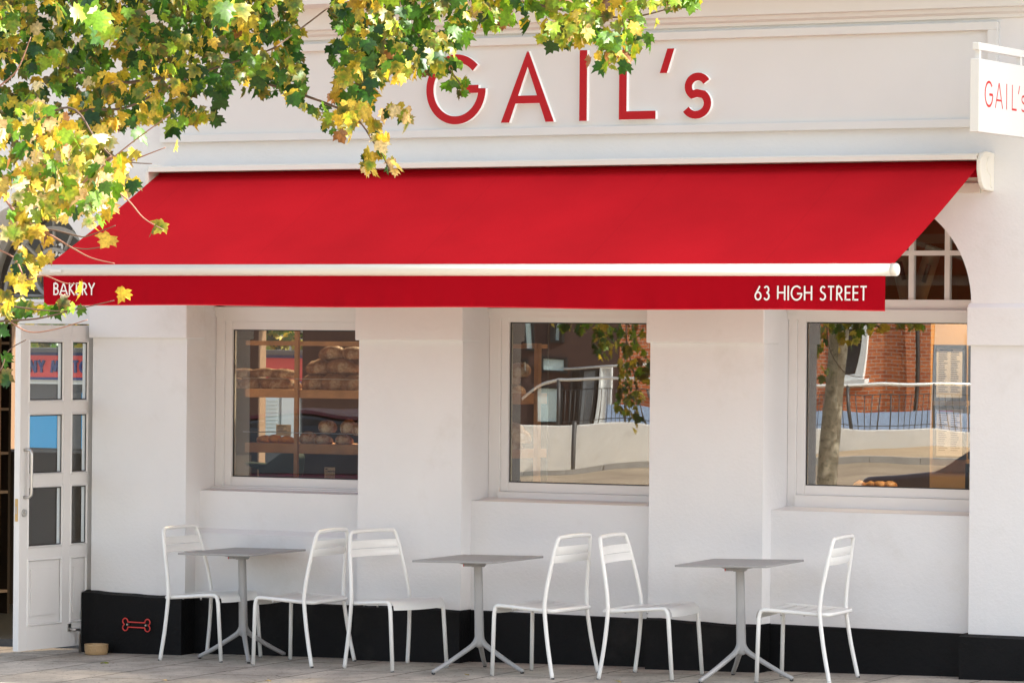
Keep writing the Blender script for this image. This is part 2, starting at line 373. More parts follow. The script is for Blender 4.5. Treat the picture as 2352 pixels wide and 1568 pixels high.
def text_mb(txt, height, width=None, sw=.11, gap=.16, thick=.001, origin=(0, 0, 0), ux=(1, 0, 0), uz=(0, 0, 1), out=(0, -1, 0)):
    """strokes laid on a surface; origin is the lower left corner"""
    ux, uz, out, og = Vector(ux), Vector(uz), Vector(out), Vector(origin)
    tw = sum(GLY[c][0] + gap for c in txt) - gap; sx = (width / tw) if width else height
    mb = MB(); x = 0; k = 0
    for c in txt:
        wd, st = GLY[c]
        for s_ in st:
            pts = [((x + px) * sx / height, py) for px, py in s_]
            closed = len(s_) > 6 and (Vector(s_[0]) - Vector(s_[-1])).length < 1e-3
            o2 = ribbon(pts, sw)
            h = thick * (1 + .25 * (k % 3)); k += 1
            P3 = [og + ux * (q.x * height) + uz * (q.y * height) for q in o2]
            n = len(P3) // 2
            # quads along the stroke (works for curved strokes too)
            A = P3[:n]; B = P3[n:][::-1]; off = out * h
            vs = A + B + [p + off for p in A] + [p + off for p in B]; fs = []
            for i in range(n - 1):
                fs += [(i, i + 1, n + i + 1, n + i), (2 * n + i, 3 * n + i, 3 * n + i + 1, 2 * n + i + 1), (i, 2 * n + i, 2 * n + i + 1, i + 1), (n + i, n + i + 1, 3 * n + i + 1, 3 * n + i)]
            if not closed: fs += [(0, n, 3 * n, 2 * n), (n - 1, 3 * n - 1, 4 * n - 1, 2 * n - 1)]
            mb.add(vs, fs)
        x += wd + gap
    return mb

def letters(txt, height, width, mat_, parent, name, sw=.11, gap=.16, origin=(0, 0, 0), **k):
    tw = sum(GLY[c][0] + gap for c in txt) - gap; sx = width / tw; x = 0
    for c in txt:
        if c != ' ':
            w_ = GLY[c][0]
            # widths: scale so the stroke height stays true
            text_mb(c, height, w_ * sx, sw=sw, gap=gap, origin=(origin[0] + x * sx, origin[1], origin[2]), **k).build(name, mat_, parent)
        x += GLY[c][0] + gap
# ================================================================== GROUND
def sheet(x0, x1, y0, y1, nx, ny, dz=0, zf=gz):
    mb = MB(); vs = [(x0 + (x1 - x0) * i / nx, y0 + (y1 - y0) * j / ny, 0) for j in range(ny + 1) for i in range(nx + 1)]
    vs = [(x, y, zf(x, y) + dz) for x, y, _ in vs]
    fs = [(j * (nx + 1) + i, j * (nx + 1) + i + 1, (j + 1) * (nx + 1) + i + 1, (j + 1) * (nx + 1) + i) for j in range(ny) for i in range(nx)]
    return mb.add(vs, fs)
sheet(-400, 400, -300, 400, 100, 100, -.35, lambda x, y: gz(x, y) - (.0 if y < 1 else .2)).build('ground', ASPH, kind='structure')
sheet(-14, 22, -3.6, .6, 72, 8).build('pavement', PAVE, kind='structure')
sheet(-14, 22, -3.75, -3.6, 72, 1, .002).build('kerb', KERB, kind='structure')
ROADM = mat('road_surface', (.32, .25, .17), .85, var=.25, vscale=.8, bump=.5, bscale=60)
sheet(-60, 24, -50.5, -3.75, 60, 60, -.12).build('road', ROADM, kind='structure')
kb = MB()
for i in range(84):
    a = -60 + i * 1.0; z = gz(a, -50.6)
    kb.add([(a, -50.75, z - .3), (a + .98, -50.75, gz(a + .98, -50.6) - .3), (a + .98, -50.75, gz(a + .98, -50.6) + .02), (a, -50.75, z + .02), (a, -50.45, z - .3), (a + .98, -50.45, gz(a + .98, -50.6) - .3), (a + .98, -50.45, gz(a + .98, -50.6) + .02), (a, -50.45, z + .02)], [(0, 1, 2, 3), (4, 7, 6, 5), (3, 2, 6, 7), (0, 3, 7, 4), (1, 5, 6, 2)])
kb.build('far_kerb', KERB, kind='structure')
FARP = mat('far_paving', (.46, .34, .21), .85, var=.25, vscale=1.5, bump=.5, bscale=30)
sheet(-60, 24, -75, -50.75, 60, 24, .02).build('far_pavement', FARP, kind='structure')

# ================================================================== SHOP BUILDING
B = empty('shop_building', (0, 0, 0), label='cream stucco corner shop front with black plinth and arched window bays', cat='building')
WT = 4.04            # top of the arcade wall
BAYS = [(-2.488, -1.142, 'a'), (-.363, .994, 'b'), (1.783, 3.159, 'c')]
DOOR = (-4.36, -3.252)
SPR, RISE = 2.326, .67
XL, XR = -9.2, 5.2
def archz(x, a, b, rise=RISE):
    m = (a + b) / 2; h = (b - a) / 2; return SPR + rise * math.sqrt(max(0, 1 - ((x - m) / h) ** 2))
wall = MB()
def face(pts): wall.add(pts, [tuple(range(len(pts)))])
opens = [DOOR] + [(a, b) for a, b, _ in BAYS]
xs = XL
DEP = .42
NSEG = 40
def strip_wall(x0, x1, z0, z1):  # subdivided plain wall front
    n = max(1, int((x1 - x0) / .4)); 
    for i in range(n):
        a = x0 + (x1 - x0) * i / n; b = x0 + (x1 - x0) * (i + 1) / n
        face([(a, 0, z0), (b, 0, z0), (b, 0, z1), (a, 0, z1)])
for (a, b) in opens:
    strip_wall(xs, a, -.3, WT)
    face([(a, 0, -.3), (a, 0, SPR), (a, DEP, SPR), (a, DEP, -.3)]); face([(b, 0, -.3), (b, DEP, -.3), (b, DEP, SPR), (b, 0, SPR)])
    for i in range(NSEG):
        t0 = math.pi * (1 - i / NSEG); t1 = math.pi * (1 - (i + 1) / NSEG); m = (a + b) / 2; h = (b - a) / 2
        p0 = (m + h * math.cos(t0), SPR + RISE * math.sin(t0)); p1 = (m + h * math.cos(t1), SPR + RISE * math.sin(t1))
        face([(p0[0], 0, p0[1]), (p1[0], 0, p1[1]), (p1[0], 0, WT), (p0[0], 0, WT)])
        face([(p0[0], 0, p0[1]), (p0[0], DEP, p0[1]), (p1[0], DEP, p1[1]), (p1[0], 0, p1[1])])
    xs = b
strip_wall(xs, XR, -.3, WT)
# back skin of the arcade and building ends
wall.add([(XR, 0, -.3), (XR, 7, -.3), (XR, 7, WT), (XR, 0, WT)], [(0, 1, 2, 3)])
wall.add([(XL, 0, -.3), (XL, 7, -.3), (XL, 7, WT), (XL, 0, WT)], [(3, 2, 1, 0)])
# low walls under the windows, with sloped ledges
D1 = {'a': .17, 'b': .13, 'c': .12}
for a, b, k in BAYS:
    d = D1[k]
    if k == 'a':
        face([(a, d, .80), (b, d, .80), (b, d, 1.052), (a, d, 1.052)])
        face([(a, d - .05, .768), (b, d - .05, .768), (b, d, .80), (a, d, .80)])
        face([(a, d - .05, -.3), (b, d - .05, -.3), (b, d - .05, .768), (a, d - .05, .768)])
    else:
        face([(a, d, -.3), (b, d, -.3), (b, d, 1.04), (a, d, 1.04)])
    z = 1.052 if k == 'a' else 1.04
    face([(a, d, z), (b, d, z), (b, DEP, z + .022), (a, DEP, z + .022)])
wob = wall.build('wall', STUCCO, B, fix=False)
# inner back of the arcade wall (closes it from inside)
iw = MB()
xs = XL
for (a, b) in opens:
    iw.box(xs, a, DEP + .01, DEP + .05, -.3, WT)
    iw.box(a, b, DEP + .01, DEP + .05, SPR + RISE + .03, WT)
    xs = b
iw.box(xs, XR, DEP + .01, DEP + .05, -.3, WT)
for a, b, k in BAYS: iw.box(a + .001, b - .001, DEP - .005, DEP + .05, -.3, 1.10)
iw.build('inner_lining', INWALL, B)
# imposts (projecting blocks at the head of each pier)
piers = [(-3.252, -2.488), (-1.142, -.363), (.994, 1.783), (3.159, XR), (XL, DOOR[0])]
for a, b in piers:
    im = MB(); im.prism([(a - .016, .2, 2.072), (a - .016, -.03, 2.072), (a - .016, -.032, 2.30), (a - .016, -.004, 2.328), (a - .016, .2, 2.332)], (b - a + .03, 0, 0)); im.build('impost', STUCCO, B, bevel=.008)
# plinth
pl = MB()
for a, b in piers[:4]:
    x0 = a - (.04 if a > 3 or a < -3 else .008); x1 = b + (.0 if b > 5 else .006)
    y = -.05 if (a > 3 or a < -3) else -.022
    z1 = .352 + (.335 - .352) * (a + 3.25) / 6.5
    zl, zr = z1, (.348 + (.326 - .348) * (b + 3.25) / 6.5)
    n = 8
    for i in range(n):
        u0 = x0 + (x1 - x0) * i / n; u1 = x0 + (x1 - x0) * (i + 1) / n
        j0 = .004 * math.sin(u0 * 7.3) + .003 * math.sin(u0 * 19); j1 = .004 * math.sin(u1 * 7.3) + .003 * math.sin(u1 * 19)
        za = zl + (zr - zl) * i / n + j0; zb = zl + (zr - zl) * (i + 1) / n + j1
        pl.add([(u0, y, -.3), (u1, y, -.3), (u1, y, zb - .012), (u0, y, za - .012), (u1, .003, zb + .004), (u0, .003, za + .004)], [(0, 1, 2, 3), (3, 2, 4, 5)])
        if i == 0: pl.add([(u0, y, -.3), (u0, y, za - .012), (u0, .003, za + .004), (u0, .16, za + .004), (u0, .16, -.3)], [(0, 1, 2, 3, 4)])
        if i == n - 1: pl.add([(u1, y, -.3), (u1, y, zb - .012), (u1, .003, zb + .004), (u1, .16, zb + .004), (u1, .16, -.3)], [(4, 3, 2, 1, 0)])
pl.add([(-9.2, -.03, -.3), (DOOR[0], -.03, -.3), (DOOR[0], -.03, .34), (-9.2, -.03, .34), (DOOR[0], .01, .35), (-9.2, .01, .35)], [(0, 1, 2, 3), (3, 2, 4, 5)])
for a, b, k in BAYS:
    d = D1[k] - (.05 if k == 'a' else 0) - .012
    pl.add([(a, d, -.3), (b, d, -.3), (b, d, .322), (a, d, .328), (b, d + .014, .33), (a, d + .014, .336)], [(0, 1, 2, 3), (3, 2, 4, 5)])
pl.build('plinth', PLINTH, B, fix=False)
# cornice and fascia
fx0, fx1 = -2.70, 3.325
fr = MB(); Zt, Zb = 4.018, 3.386
for (x0, x1, z0, z1) in ((fx0, fx1, Zt - .05, Zt), (fx0, fx1, Zb, Zb + .05), (fx0, fx0 + .06, Zb + .05, Zt - .05), (fx1 - .062, fx1, Zb + .05, Zt - .05)):
    fr.box(x0, x1, -.036, .0, z0, z1)
fr.build('fascia_frame', PAINT, B, bevel=.003)
fp = MB().box(fx0 + .06, fx1 - .062, -.006, .0, Zb + .05, Zt - .05).build('fascia_panel', PAINT, B)
co = MB()
prof = [(0, WT), (-.018, WT + .002), (-.022, WT + .022), (-.05, WT + .036), (-.052, WT + .058), (-.09, WT + .064), (-.095, WT + .16), (-.10, WT + .20), (-.26, WT + .215), (-.27, WT + .30), (-.30, WT + .32), (-.30, WT + .36), (0, WT + .40), (.3, WT + .4), (.3, WT)]
co.prism([(XL, y, z) for y, z in prof], (XR - XL, 0, 0)); co.build('cornice', PAINT, B)
up = MB(); up.box(XL, XR, .0, 7, WT + .40, 7.6); up.build('upper_wall', STUCCO, B)
# interior shell
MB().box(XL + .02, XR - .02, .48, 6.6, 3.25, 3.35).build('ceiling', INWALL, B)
MB().box(XL + .02, XR - .02, .2, 6.6, -.29, -.02).build('interior_floor', INFLOOR, B)
bw = MB(); YB = 6.3
holes = [(at(25, 900, YB).x, at(226, 900, YB).x, .9, 2.45), (at(593, 900, YB).x, at(694, 900, YB).x, .9, 2.45)]
xs = XL + .02
for a, b, z0, z1 in holes:
    bw.box(xs, a, YB, YB + .12, -.1, 3.25); bw.box(a, b, YB, YB + .12, -.1, z0); bw.box(a, b, YB, YB + .12, z1, 3.25); xs = b
bw.box(xs, XR - .02, YB, YB + .12, -.1, 3.25)
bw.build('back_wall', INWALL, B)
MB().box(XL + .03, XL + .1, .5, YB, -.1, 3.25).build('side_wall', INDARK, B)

# --- windows
def window(a, b, gz0, gz1, gl, sill, k, ftop):
    """a,b opening; gl/gr glass edges"""
    gr = b - (gl - a); Y = .35
    f = MB()
    f.box(a + .002, gl - .055, Y, Y + .06, sill, 2.30); f.box(gr + .055, b - .002, Y, Y + .06, sill, 2.30)       # outer frame posts
    f.box(gl - .055, gl, Y + .014, Y + .07, gz0 - .06, ftop); f.box(gr, gr + .055, Y + .014, Y + .07, gz0 - .06, ftop)   # sash stiles
    f.box(gl, gr, Y + .014, Y + .07, gz0 - .06, gz0); f.box(gl, gr, Y + .014, Y + .07, gz1, ftop)
    f.box(gl - .055, gr + .055, Y, Y + .06, ftop, ftop + .045)
    f.box(gl - .055, gr + .055, Y - .02, Y + .06, sill - .0, gz0 - .06)
    fo = f.build('window', TRIM, B, bevel=.003)
    MB().box(gl, gr, Y + .04, Y + .044, gz0, gz1).build('glass_pane', GLASS, fo)
    bd = MB(); 
    for x0, x1, z0, z1 in ((gl, gr, gz0, gz0 + .007), (gl, gr, gz1 - .007, gz1), (gl, gl + .007, gz0 + .007, gz1 - .007), (gr - .007, gr, gz0 + .007, gz1 - .007)):
        bd.box(x0, x1, Y + .033, Y + .039, z0, z1)
    bd.build('glazing_seal', RUBBER, fo)
    s = MB(); s.prism([(a + .002, Y - .05, sill - .012), (a + .002, Y - .05, sill + .004), (a + .002, Y - .0, sill + .012), (a + .002, Y - .0, sill - .012)], (b - a - .004, 0, 0))
    s.build('window_sill', TRIM, fo)
    return fo
def arch_points(a, b, zb, inset, n=40):
    m = (a + b) / 2; h = (b - a) / 2 - inset; r = RISE - inset
    return [(m + h * math.cos(math.pi * (1 - i / n)), SPR + r * math.sin(math.pi * (1 - i / n))) for i in range(n + 1)]
def fanlight(a, b, mod=0):
    Y = .35; f = MB()
    o = arch_points(a, b, SPR, .001); i_ = arch_points(a, b, SPR, .035); n = len(o)
    vs = [(x, Y + .01, z) for x, z in o] + [(x, Y + .01, z) for x, z in i_] + [(x, Y + .07, z) for x, z in i_]
    fs = [(k, k + 1, n + k + 1, n + k) for k in range(n - 1)] + [(n + k, n + k + 1, 2 * n + k + 1, 2 * n + k) for k in range(n - 1)]
    f.add(vs, fs)
    f.box(a + .001, b - .001, Y, Y + .07, 2.29, 2.352)
    f.box(a + .001, b - .001, Y - .03, Y + .07, 2.266, 2.289)
    f.box(a + .001, b - .001, Y - .012, Y + .06, 2.225 + mod, 2.266)
    wd = b - a; xa = a + .586 * wd; 
    vb = [a + wd * .165, a + wd * .375, a + wd * .598, a + wd * .772]
    for x in vb: f.box(x - .017, x + .017, Y + .02, Y + .055, 2.352, archz(x, a, b) - .02)
    x0, x1 = a + .06, b - .06
    hz = 2.64; f.box(x0, x1, Y + .021, Y + .054, hz - .015, hz + .015)
    fo = f.build('fanlight', TRIM, B)
    g = MB(); pts = [(x, Y + .04, z) for x, z in arch_points(a, b, SPR, .02)] + [(b - .02, Y + .04, 2.34), (a + .02, Y + .04, 2.34)]
    g.add(pts, [tuple(range(len(pts)))]); g.build('glass_pane', GLASS_A, fo, fix=False)
    return fo
window(*BAYS[0][:2], 1.143, 2.137, -2.364, 1.066, 'a', 2.19)
window(*BAYS[1][:2], 1.157, 2.198, -.224, 1.048, 'b', 2.235)
window(*BAYS[2][:2], 1.190, 2.211, 1.898, 1.048, 'c', 2.245)
for a, b, k in BAYS: fanlight(a, b)

# --- entrance: transom, fan window, open leaf
da, db = DOOR
tr = MB(); tr.box(da + .002, db - .002, .16, .24, 2.165, 2.31); tr.box(da + .002, db - .002, .13, .24, 2.31, 2.335)
tr.build('door_transom', TRIM, B, bevel=.004)
ff = MB(); Y = .30; dm = (da + db) / 2; hw = (db - da) / 2
GREYF = mat('fanlight_grey', (.36, .355, .34), .45)
def band(r0, r1, y0, y1, a0=0, a1=180, n=40, c=(dm, 2.33), sx=1., sz=1.):
    vs = []; fs = []
    for i in range(n + 1):
        t = R(a0 + (a1 - a0) * i / n)
        for r_ in (r0, r1):
            for y in (y0, y1): vs.append((c[0] + r_ * math.cos(t) * sx, y, c[1] + r_ * math.sin(t) * sz))
    for i in range(n):
        q = i * 4; fs += [(q, q + 2, q + 6, q + 4), (q + 1, q + 5, q + 7, q + 3), (q, q + 4, q + 5, q + 1), (q + 2, q + 3, q + 7, q + 6)]
    ff.add(vs, fs)
band(hw - .05, hw - .002, Y, Y + .06, sz=RISE / hw)
band(.40, .425, Y + .01, Y + .05, sz=RISE / hw)
band(.15, .175, Y + .01, Y + .05, a1=360, c=(dm, 2.52))
for ang in (38, 62, 92, 118, 142):
    c_, s_ = math.cos(R(ang)), math.sin(R(ang)); p0 = Vector((dm + .17 * c_, Y + .03, 2.52 + .17 * s_)); L = 10
    for q in range(200):
        L = q * .005; x, z = p0.x + L * c_, p0.z + L * s_
        if ((x - dm) / hw) ** 2 + ((z - 2.33) / RISE) ** 2 > .92: break
    ff.tube([p0, (p0.x + L * c_, Y + .03, p0.z + L * s_)], .014, 6)
for sg in (-1, 1): ff.tube([(dm + sg * .06, Y + .03, 2.36), (dm + sg * .34, Y + .03, 2.36)], .012, 6)
fo = ff.build('door_fanlight', GREYF, B)
g = MB(); pts = [(x, Y + .03, z) for x, z in arch_points(da, db, SPR, .02)]; g.add(pts, [tuple(range(len(pts)))]); g.build('glass_pane', GLASS_A, fo, fix=False)
p = at(120, 588, Y + .028); text_mb('63', .086, .090, sw=.21, gap=.12, origin=(p.x, Y + .028, p.z)).build('house_number', WTEXT, fo)
# flat yellow shape behind the fanlight glass
po = at(70, 690, .5); 
py_ = MB(); P = [at(x, y, .55) for x, y in ((50, 665), (58, 665), (78, 580), (90, 560), (100, 600), (92, 665))]
YEL = mat('flat_yellow', (.72, .48, .02), .6)
py_.prism([(p.x, .55, p.z) for p in P], (0, .004, 0)); py_.build('yellow_shape', YEL, B)

Dr = MB(); X0, X1 = -3.345, -3.30       # leaf: thickness in X
yn, yf = -.765, .085; zb, zt = -.012, 2.155
ycols = [(-.662, -.287), (-.172, .0)]
zrows = [(1.654, 2.039), (1.167, 1.552), (.682, 1.067)]
yv = [yn, -.662, -.287, -.172, .0, yf]
Dr.box(X0, X1, yn, -.672, zb, zt); Dr.box(X0, X1, -.277, -.182, zb, zt); Dr.box(X0, X1, .01, yf, zb, zt)
for y0, y1 in ((-.672, -.277), (-.182, .01)):
    zz = [zb, .150, .590, .672, 1.077, 1.157, 1.562, 1.644, 2.049, zt]
    for i in (0, 2, 4, 6, 8): Dr.box(X0, X1, y0, y1, zz[i], zz[i + 1])
    Dr.box(X0 + .012, X1 - .012, y0, y1, .15, .59)
dob = Dr.build('door', TRIM, B, bevel=.002)
mo = MB()
def moulding(y0, y1, z0, z1, w_=.018, h=.008, x=X1):
    """bevelled bead round a rectangle, standing proud of the leaf on its outer face"""
    a = [(y0 - w_, z0 - w_), (y1 + w_, z0 - w_), (y1 + w_, z1 + w_), (y0 - w_, z1 + w_)]; b = [(y0, z0), (y1, z0), (y1, z1), (y0, z1)]
    m_ = [(y0 - w_ * .35, z0 - w_ * .35), (y1 + w_ * .35, z0 - w_ * .35), (y1 + w_ * .35, z1 + w_ * .35), (y0 - w_ * .35, z1 + w_ * .35)]
    vs = [(x + .0005, y, z) for y, z in a] + [(x + h, y, z) for y, z in m_] + [(x - .006, y, z) for y, z in b]
    fs = []
    for i in range(4):
        j = (i + 1) % 4; fs += [(i, j, 4 + j, 4 + i), (4 + i, 4 + j, 8 + j, 8 + i)]
    mo.add(vs, fs)
for y0, y1 in ((-.662, -.287), (-.172, .0)):
    for z0, z1 in zrows: moulding(y0, y1, z0, z1)
    moulding(y0, y1, .160, .580, .016, .008)
    mo.prism([(X1 - .012, y0 + .04, .215), (X1 - .012, y1 - .04, .215), (X1 - .012, y1 - .04, .525), (X1 - .012, y0 + .04, .525)], (.008, 0, 0))
mo.build('door_moulding', TRIM, dob, fix=False)
for y0, y1 in ((-.672, -.277), (-.182, .01)):
    for z0, z1 in zrows:
        MB().box(-3.325, -3.321, y0, y1, z0 - .01, z1 + .01).build('door_pane', GLASS_D, dob)
for y0, y1 in ((-.672, -.277), (-.182, .01)):
    for z0, z1 in zrows:
        gk = MB()
        for a0_, a1_, b0_, b1_ in ((y0 + .010, y1 - .010, z0, z0 + .006), (y0 + .010, y1 - .010, z1 - .006, z1), (y1 - .016, y1 - .010, z0 + .006, z1 - .006), (y0 + .010, y0 + .015, z0 + .006, z1 - .006)): gk.box(X1 - .008, X1 - .003, a0_, a1_, b0_, b1_)
        gk.build('glazing_seal', RUBBER, dob)
h = MB(); h.tube(rounded([(X1, -.715, 1.325), (X1 + .06, -.715, 1.325), (X1 + .06, -.715, 1.01), (X1, -.715, 1.01)], .035, 6), .0105, 12)
h.build('door_handle', STEEL, dob)
lk = MB(); lk.tube([(X1, -.716, .905), (X1 + .010, -.716, .905)], .026, 20); lk.tube([(X1 + .010, -.716, .912), (X1 + .016, -.716, .912)], .009, 12); lk.box(X1 + .010, X1 + .015, -.720, -.712, .890, .912); lk.build('door_lock', STEEL, dob)
lp = MB(); lp.box(-3.334, -3.312, yn - .003, yn, .85, 1.0); lp.build('latch_plate', BRASS, dob)
lp = MB(); lp.box(-3.328, -3.318, yn - .006, yn - .003, .90, .95); lp.build('latch', STEEL, dob)
bo = MB(); bo.box(X1, X1 + .008, -.205, -.17, .09, .14); bo.tube(rounded([(X1 + .004, -.188, .105), (X1 + .05, -.188, .10), (X1 + .05, -.13, .10), (X1 + .05, -.125, -.055)], .012, 4), .009, 10); bo.build('foot_bolt', STEEL, dob)

# ================================================================== LETTERS ON THE FASCIA
SG = empty('fascia_sign', (0, 0, 3.47), label="row of large red raised letters with white sides reading GAIL's on the fascia", cat='sign')
def big(name, strokes, x0, z0, sx, sz, wd):
    """strokes in metres relative to x0,z0"""
    Y0, Y1, Y2 = -.006, -.036, -.041
    side = MB(); fc = MB(); k = 0
    for s_ in strokes:
        o2 = s_ if isinstance(s_, tuple) else ribbon([(p[0] * sx, p[1] * sz) for p in s_], wd)
        if isinstance(s_, tuple): o2 = [Vector((p[0] * sx, p[1] * sz)) for p in s_]
        n = len(o2) // 2; A = o2[:n]; Bq = o2[n:][::-1]; e = k * .0004; k += 1
        for mb, ya, yb in ((side, Y0, Y1 - e), (fc, Y1 - e - .0002, Y2 - e)):
            vs = [(x0 + q.x, ya, z0 + q.y) for q in A] + [(x0 + q.x, ya, z0 + q.y) for q in Bq] + [(x0 + q.x, yb, z0 + q.y) for q in A] + [(x0 + q.x, yb, z0 + q.y) for q in Bq]
            fs = []
            for i in range(n - 1):
                fs += [(i, i + 1, n + i + 1, n + i), (2 * n + i, 3 * n + i, 3 * n + i + 1, 2 * n + i + 1), (i, 2 * n + i, 2 * n + i + 1, i + 1), (n + i, n + i + 1, 3 * n + i + 1, 3 * n + i)]
            fs += [(0, n, 3 * n, 2 * n), (n - 1, 3 * n - 1, 4 * n - 1, 2 * n - 1)]
            mb.add(vs, fs)
    f_ = fc.build('letter', RED_L, SG); f_.location = (0, 0, -3.47)
    s_ = side.build('letter_side', WHITE_L, f_)
    return f_
wd = .052
def gl(x0, x1, z0, z1): return x0, z0, x1 - x0, z1 - z0
x, z, a, b = gl(-.628, -.190, 3.467, 3.918)
rx, rz = (a - wd) / 2, (b - wd) / 2
big('G', [[(a / 2 + (p[0]) * rx, b / 2 + p[1] * rz) for p in arc(0, 0, 1, 1, 43, 361, 56)], [(a * .60, b * .500), (a - wd - .0005, b * .500)]], x, z, 1, 1, wd)
x, z, a, b = gl(-.074, .311, 3.471, 3.926)
lw = wd * 1.14
big('A', [((0, 0), (a / 2 - lw * .5, b), (a / 2 + lw * .0, b), (lw, 0))[:0] or ((0, 0), (a / 2 - .004, b), (a / 2 + .012, b * .86), (lw, 0)),
          ((a - lw, 0), (a / 2 - .010, b * .84), (a / 2 + .004, b), (a, 0)),
          ((a * .205, b * .265), (a * .205 + .001, b * .375), (a * .795, b * .375), (a * .795, b * .265))], x, z, 1, 1, wd)
x, z, a, b = gl(.494, .546, 3.472, 3.92); big('I', [[(a / 2, 0), (a / 2, b)]], x, z, 1, 1, wd)
x, z, a, b = gl(.777, 1.034, 3.475, 3.915); big('L', [[(wd / 2, b), (wd / 2, wd / 2), (a, wd / 2)]], x, z, 1, 1, wd)
x, z, a, b = gl(1.063, 1.162, 3.761, 3.914); big('q', [((0, 0), (.052, b), (a, b), (.048, 0))], x, z, 1, 1, wd)
x, z, a, b = gl(1.225, 1.425, 3.469, 3.760)
top = arc(.104, b - .026 - .062, .066, .062, 28, 245, 18); bot = arc(.092, .026 + .072, .080, .072, 62, -150, 18)
big('s', [top[:-1] + [(.098, .162)] + bot[1:]], x, z, 1, 1, wd * .94)

# ================================================================== AWNING
AW = empty('awning', (0, 0, 3.1), label='long red fabric awning with white front bar and lettered valance over the windows', cat='awning')
def aw(mb, name, m, parent=AW, **k):
    o = mb.build(name, m, parent, **k)
    if parent is AW: o.location = (0, 0, -3.1)
    return o
P0, P1 = (-.12, 3.165), (-1.292, 2.535)
fb = MB(); nx, ny = 60, 16
def fab(i, j, off=0):
    t = j / ny; xl = -2.655 + (-2.715 + 2.655) * t; xr = 3.262 + (3.205 - 3.262) * t
    x = xl + (xr - xl) * i / nx
    y = P0[0] + (P1[0] - P0[0]) * t; z = P0[1] + (P1[1] - P0[1]) * t - .012 * math.sin(math.pi * t)
    z += .0016 * math.sin(x * 5.1 + 1) * math.sin(math.pi * t) + .0022 * math.sin(x * 2.2 + t * 3)
    return (x, y, z - off)
for off in (0, .003):
    fb.add([fab(i, j, off) for j in range(ny + 1) for i in range(nx + 1)], [(j * (nx + 1) + i, j * (nx + 1) + i + 1, (j + 1) * (nx + 1) + i + 1, (j + 1) * (nx + 1) + i) for j in range(ny) for i in range(nx)], True)
aw(fb, 'fabric', RED, fix=False)
br = MB(); br.tube([(-2.735, -1.30, 2.505), (3.205, -1.30, 2.503)], .036, 24)
aw(br, 'front_bar', AWHITE)
for xa, xb in ((-2.772, -2.735), (3.205, 3.242)):
    e = MB(); s_ = 1 if xa > 0 else -1; xin = xa if s_ > 0 else xb; 
    e.tube([(xin, -1.30, 2.504), (xin + s_ * .028, -1.30, 2.504), (xin + s_ * .036, -1.30, 2.504)], [.037, .037, .033], 24); aw(e, 'bar_end_cap', AWHITE)
MB_ = MB().box(-2.66, -2.575, -1.339, -1.3365, 2.492, 2.508); lab = aw(MB_, 'maker_label', SIGNW)
vl = MB(); nx, ny = 300, 7
def val(i, j, off=0):
    t = j / ny; x = -2.738 + (3.165 + 2.738) * i / nx; zt_ = 2.472; zb_ = 2.286 + (2.270 - 2.286) * i / nx + .0035 * math.sin(x * 3.1)
    y = -1.302 + t * (.012 * math.sin(x * 4.3) + .008 * math.sin(x * 9.1 + 1) + .006 * math.sin(x * 17) + .003 * math.sin(x * 41 + 2 * math.sin(x * 3))) 
    return (x, y - off, zt_ + (zb_ - zt_) * t)
for off in (0, .002):
    vl.add([val(i, j, off) for j in range(ny + 1) for i in range(nx + 1)], [(j * (nx + 1) + i, j * (nx + 1) + i + 1, (j + 1) * (nx + 1) + i + 1, (j + 1) * (nx + 1) + i) for j in range(ny) for i in range(nx)], True)
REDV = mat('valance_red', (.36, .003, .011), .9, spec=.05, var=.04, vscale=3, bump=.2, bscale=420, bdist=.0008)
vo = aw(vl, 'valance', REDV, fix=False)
REDH = mat('hem_red', (.68, .02, .03), .7)
hm = MB(); hm.tube([tuple(Vector(val(i, ny)) + Vector((0, -.002, 0))) for i in range(nx + 1)], .0035, 6); hm.build('hem', REDH, vo)
letters('63 HIGH STREET', .084, .712, WTEXT, vo, 'printed_letter', sw=.112, gap=.17, origin=(2.345, -1.322, 2.326), thick=.0008)
letters('BAKERY', .078, .322, WTEXT, vo, 'printed_letter', sw=.118, gap=.14, origin=(-2.645, -1.322, 2.345), thick=.0008)
# cassette
cs = MB(); pr = [(0, 3.225), (-.10, 3.226), (-.19, 3.222), (-.22, 3.212), (-.224, 3.182), (-.214, 3.180), (-.208, 3.204), (-.10, 3.212), (-.012, 3.212), (-.012, 3.0), (0, 3.0)]
cs.prism([(-2.663, y, z) for y, z in pr], (3.275 + 2.663, 0, 0)); aw(cs, 'cassette', AWHITE)
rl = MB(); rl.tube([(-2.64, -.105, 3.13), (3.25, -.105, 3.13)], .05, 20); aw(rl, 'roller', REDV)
for xa, xb in ((3.275, 3.302), (-2.69, -2.663)):
    cpf = [(0, 3.228), (-.12, 3.236), (-.185, 3.225), (-.222, 3.18), (-.222, 3.12), (-.20, 3.05), (-.165, 3.015), (-.13, 3.004), (0, 2.998)]
    cc = MB(); cc.prism([(xa, y, z) for y, z in cpf], (xb - xa, 0, 0)); e = aw(cc, 'cassette_end_cap', AWHITE, bevel=.006)
    if xa > 0:
        r_ = MB(); r_.tube(smooth_path([(3.303, -.10, 3.20), (3.303, -.125, 3.16), (3.303, -.11, 3.12), (3.303, -.065, 3.09), (3.303, -.06, 3.03), (3.303, -.04, 3.02)], 4), .004, 6); r_.build('cap_ridge', AWHITE, e)
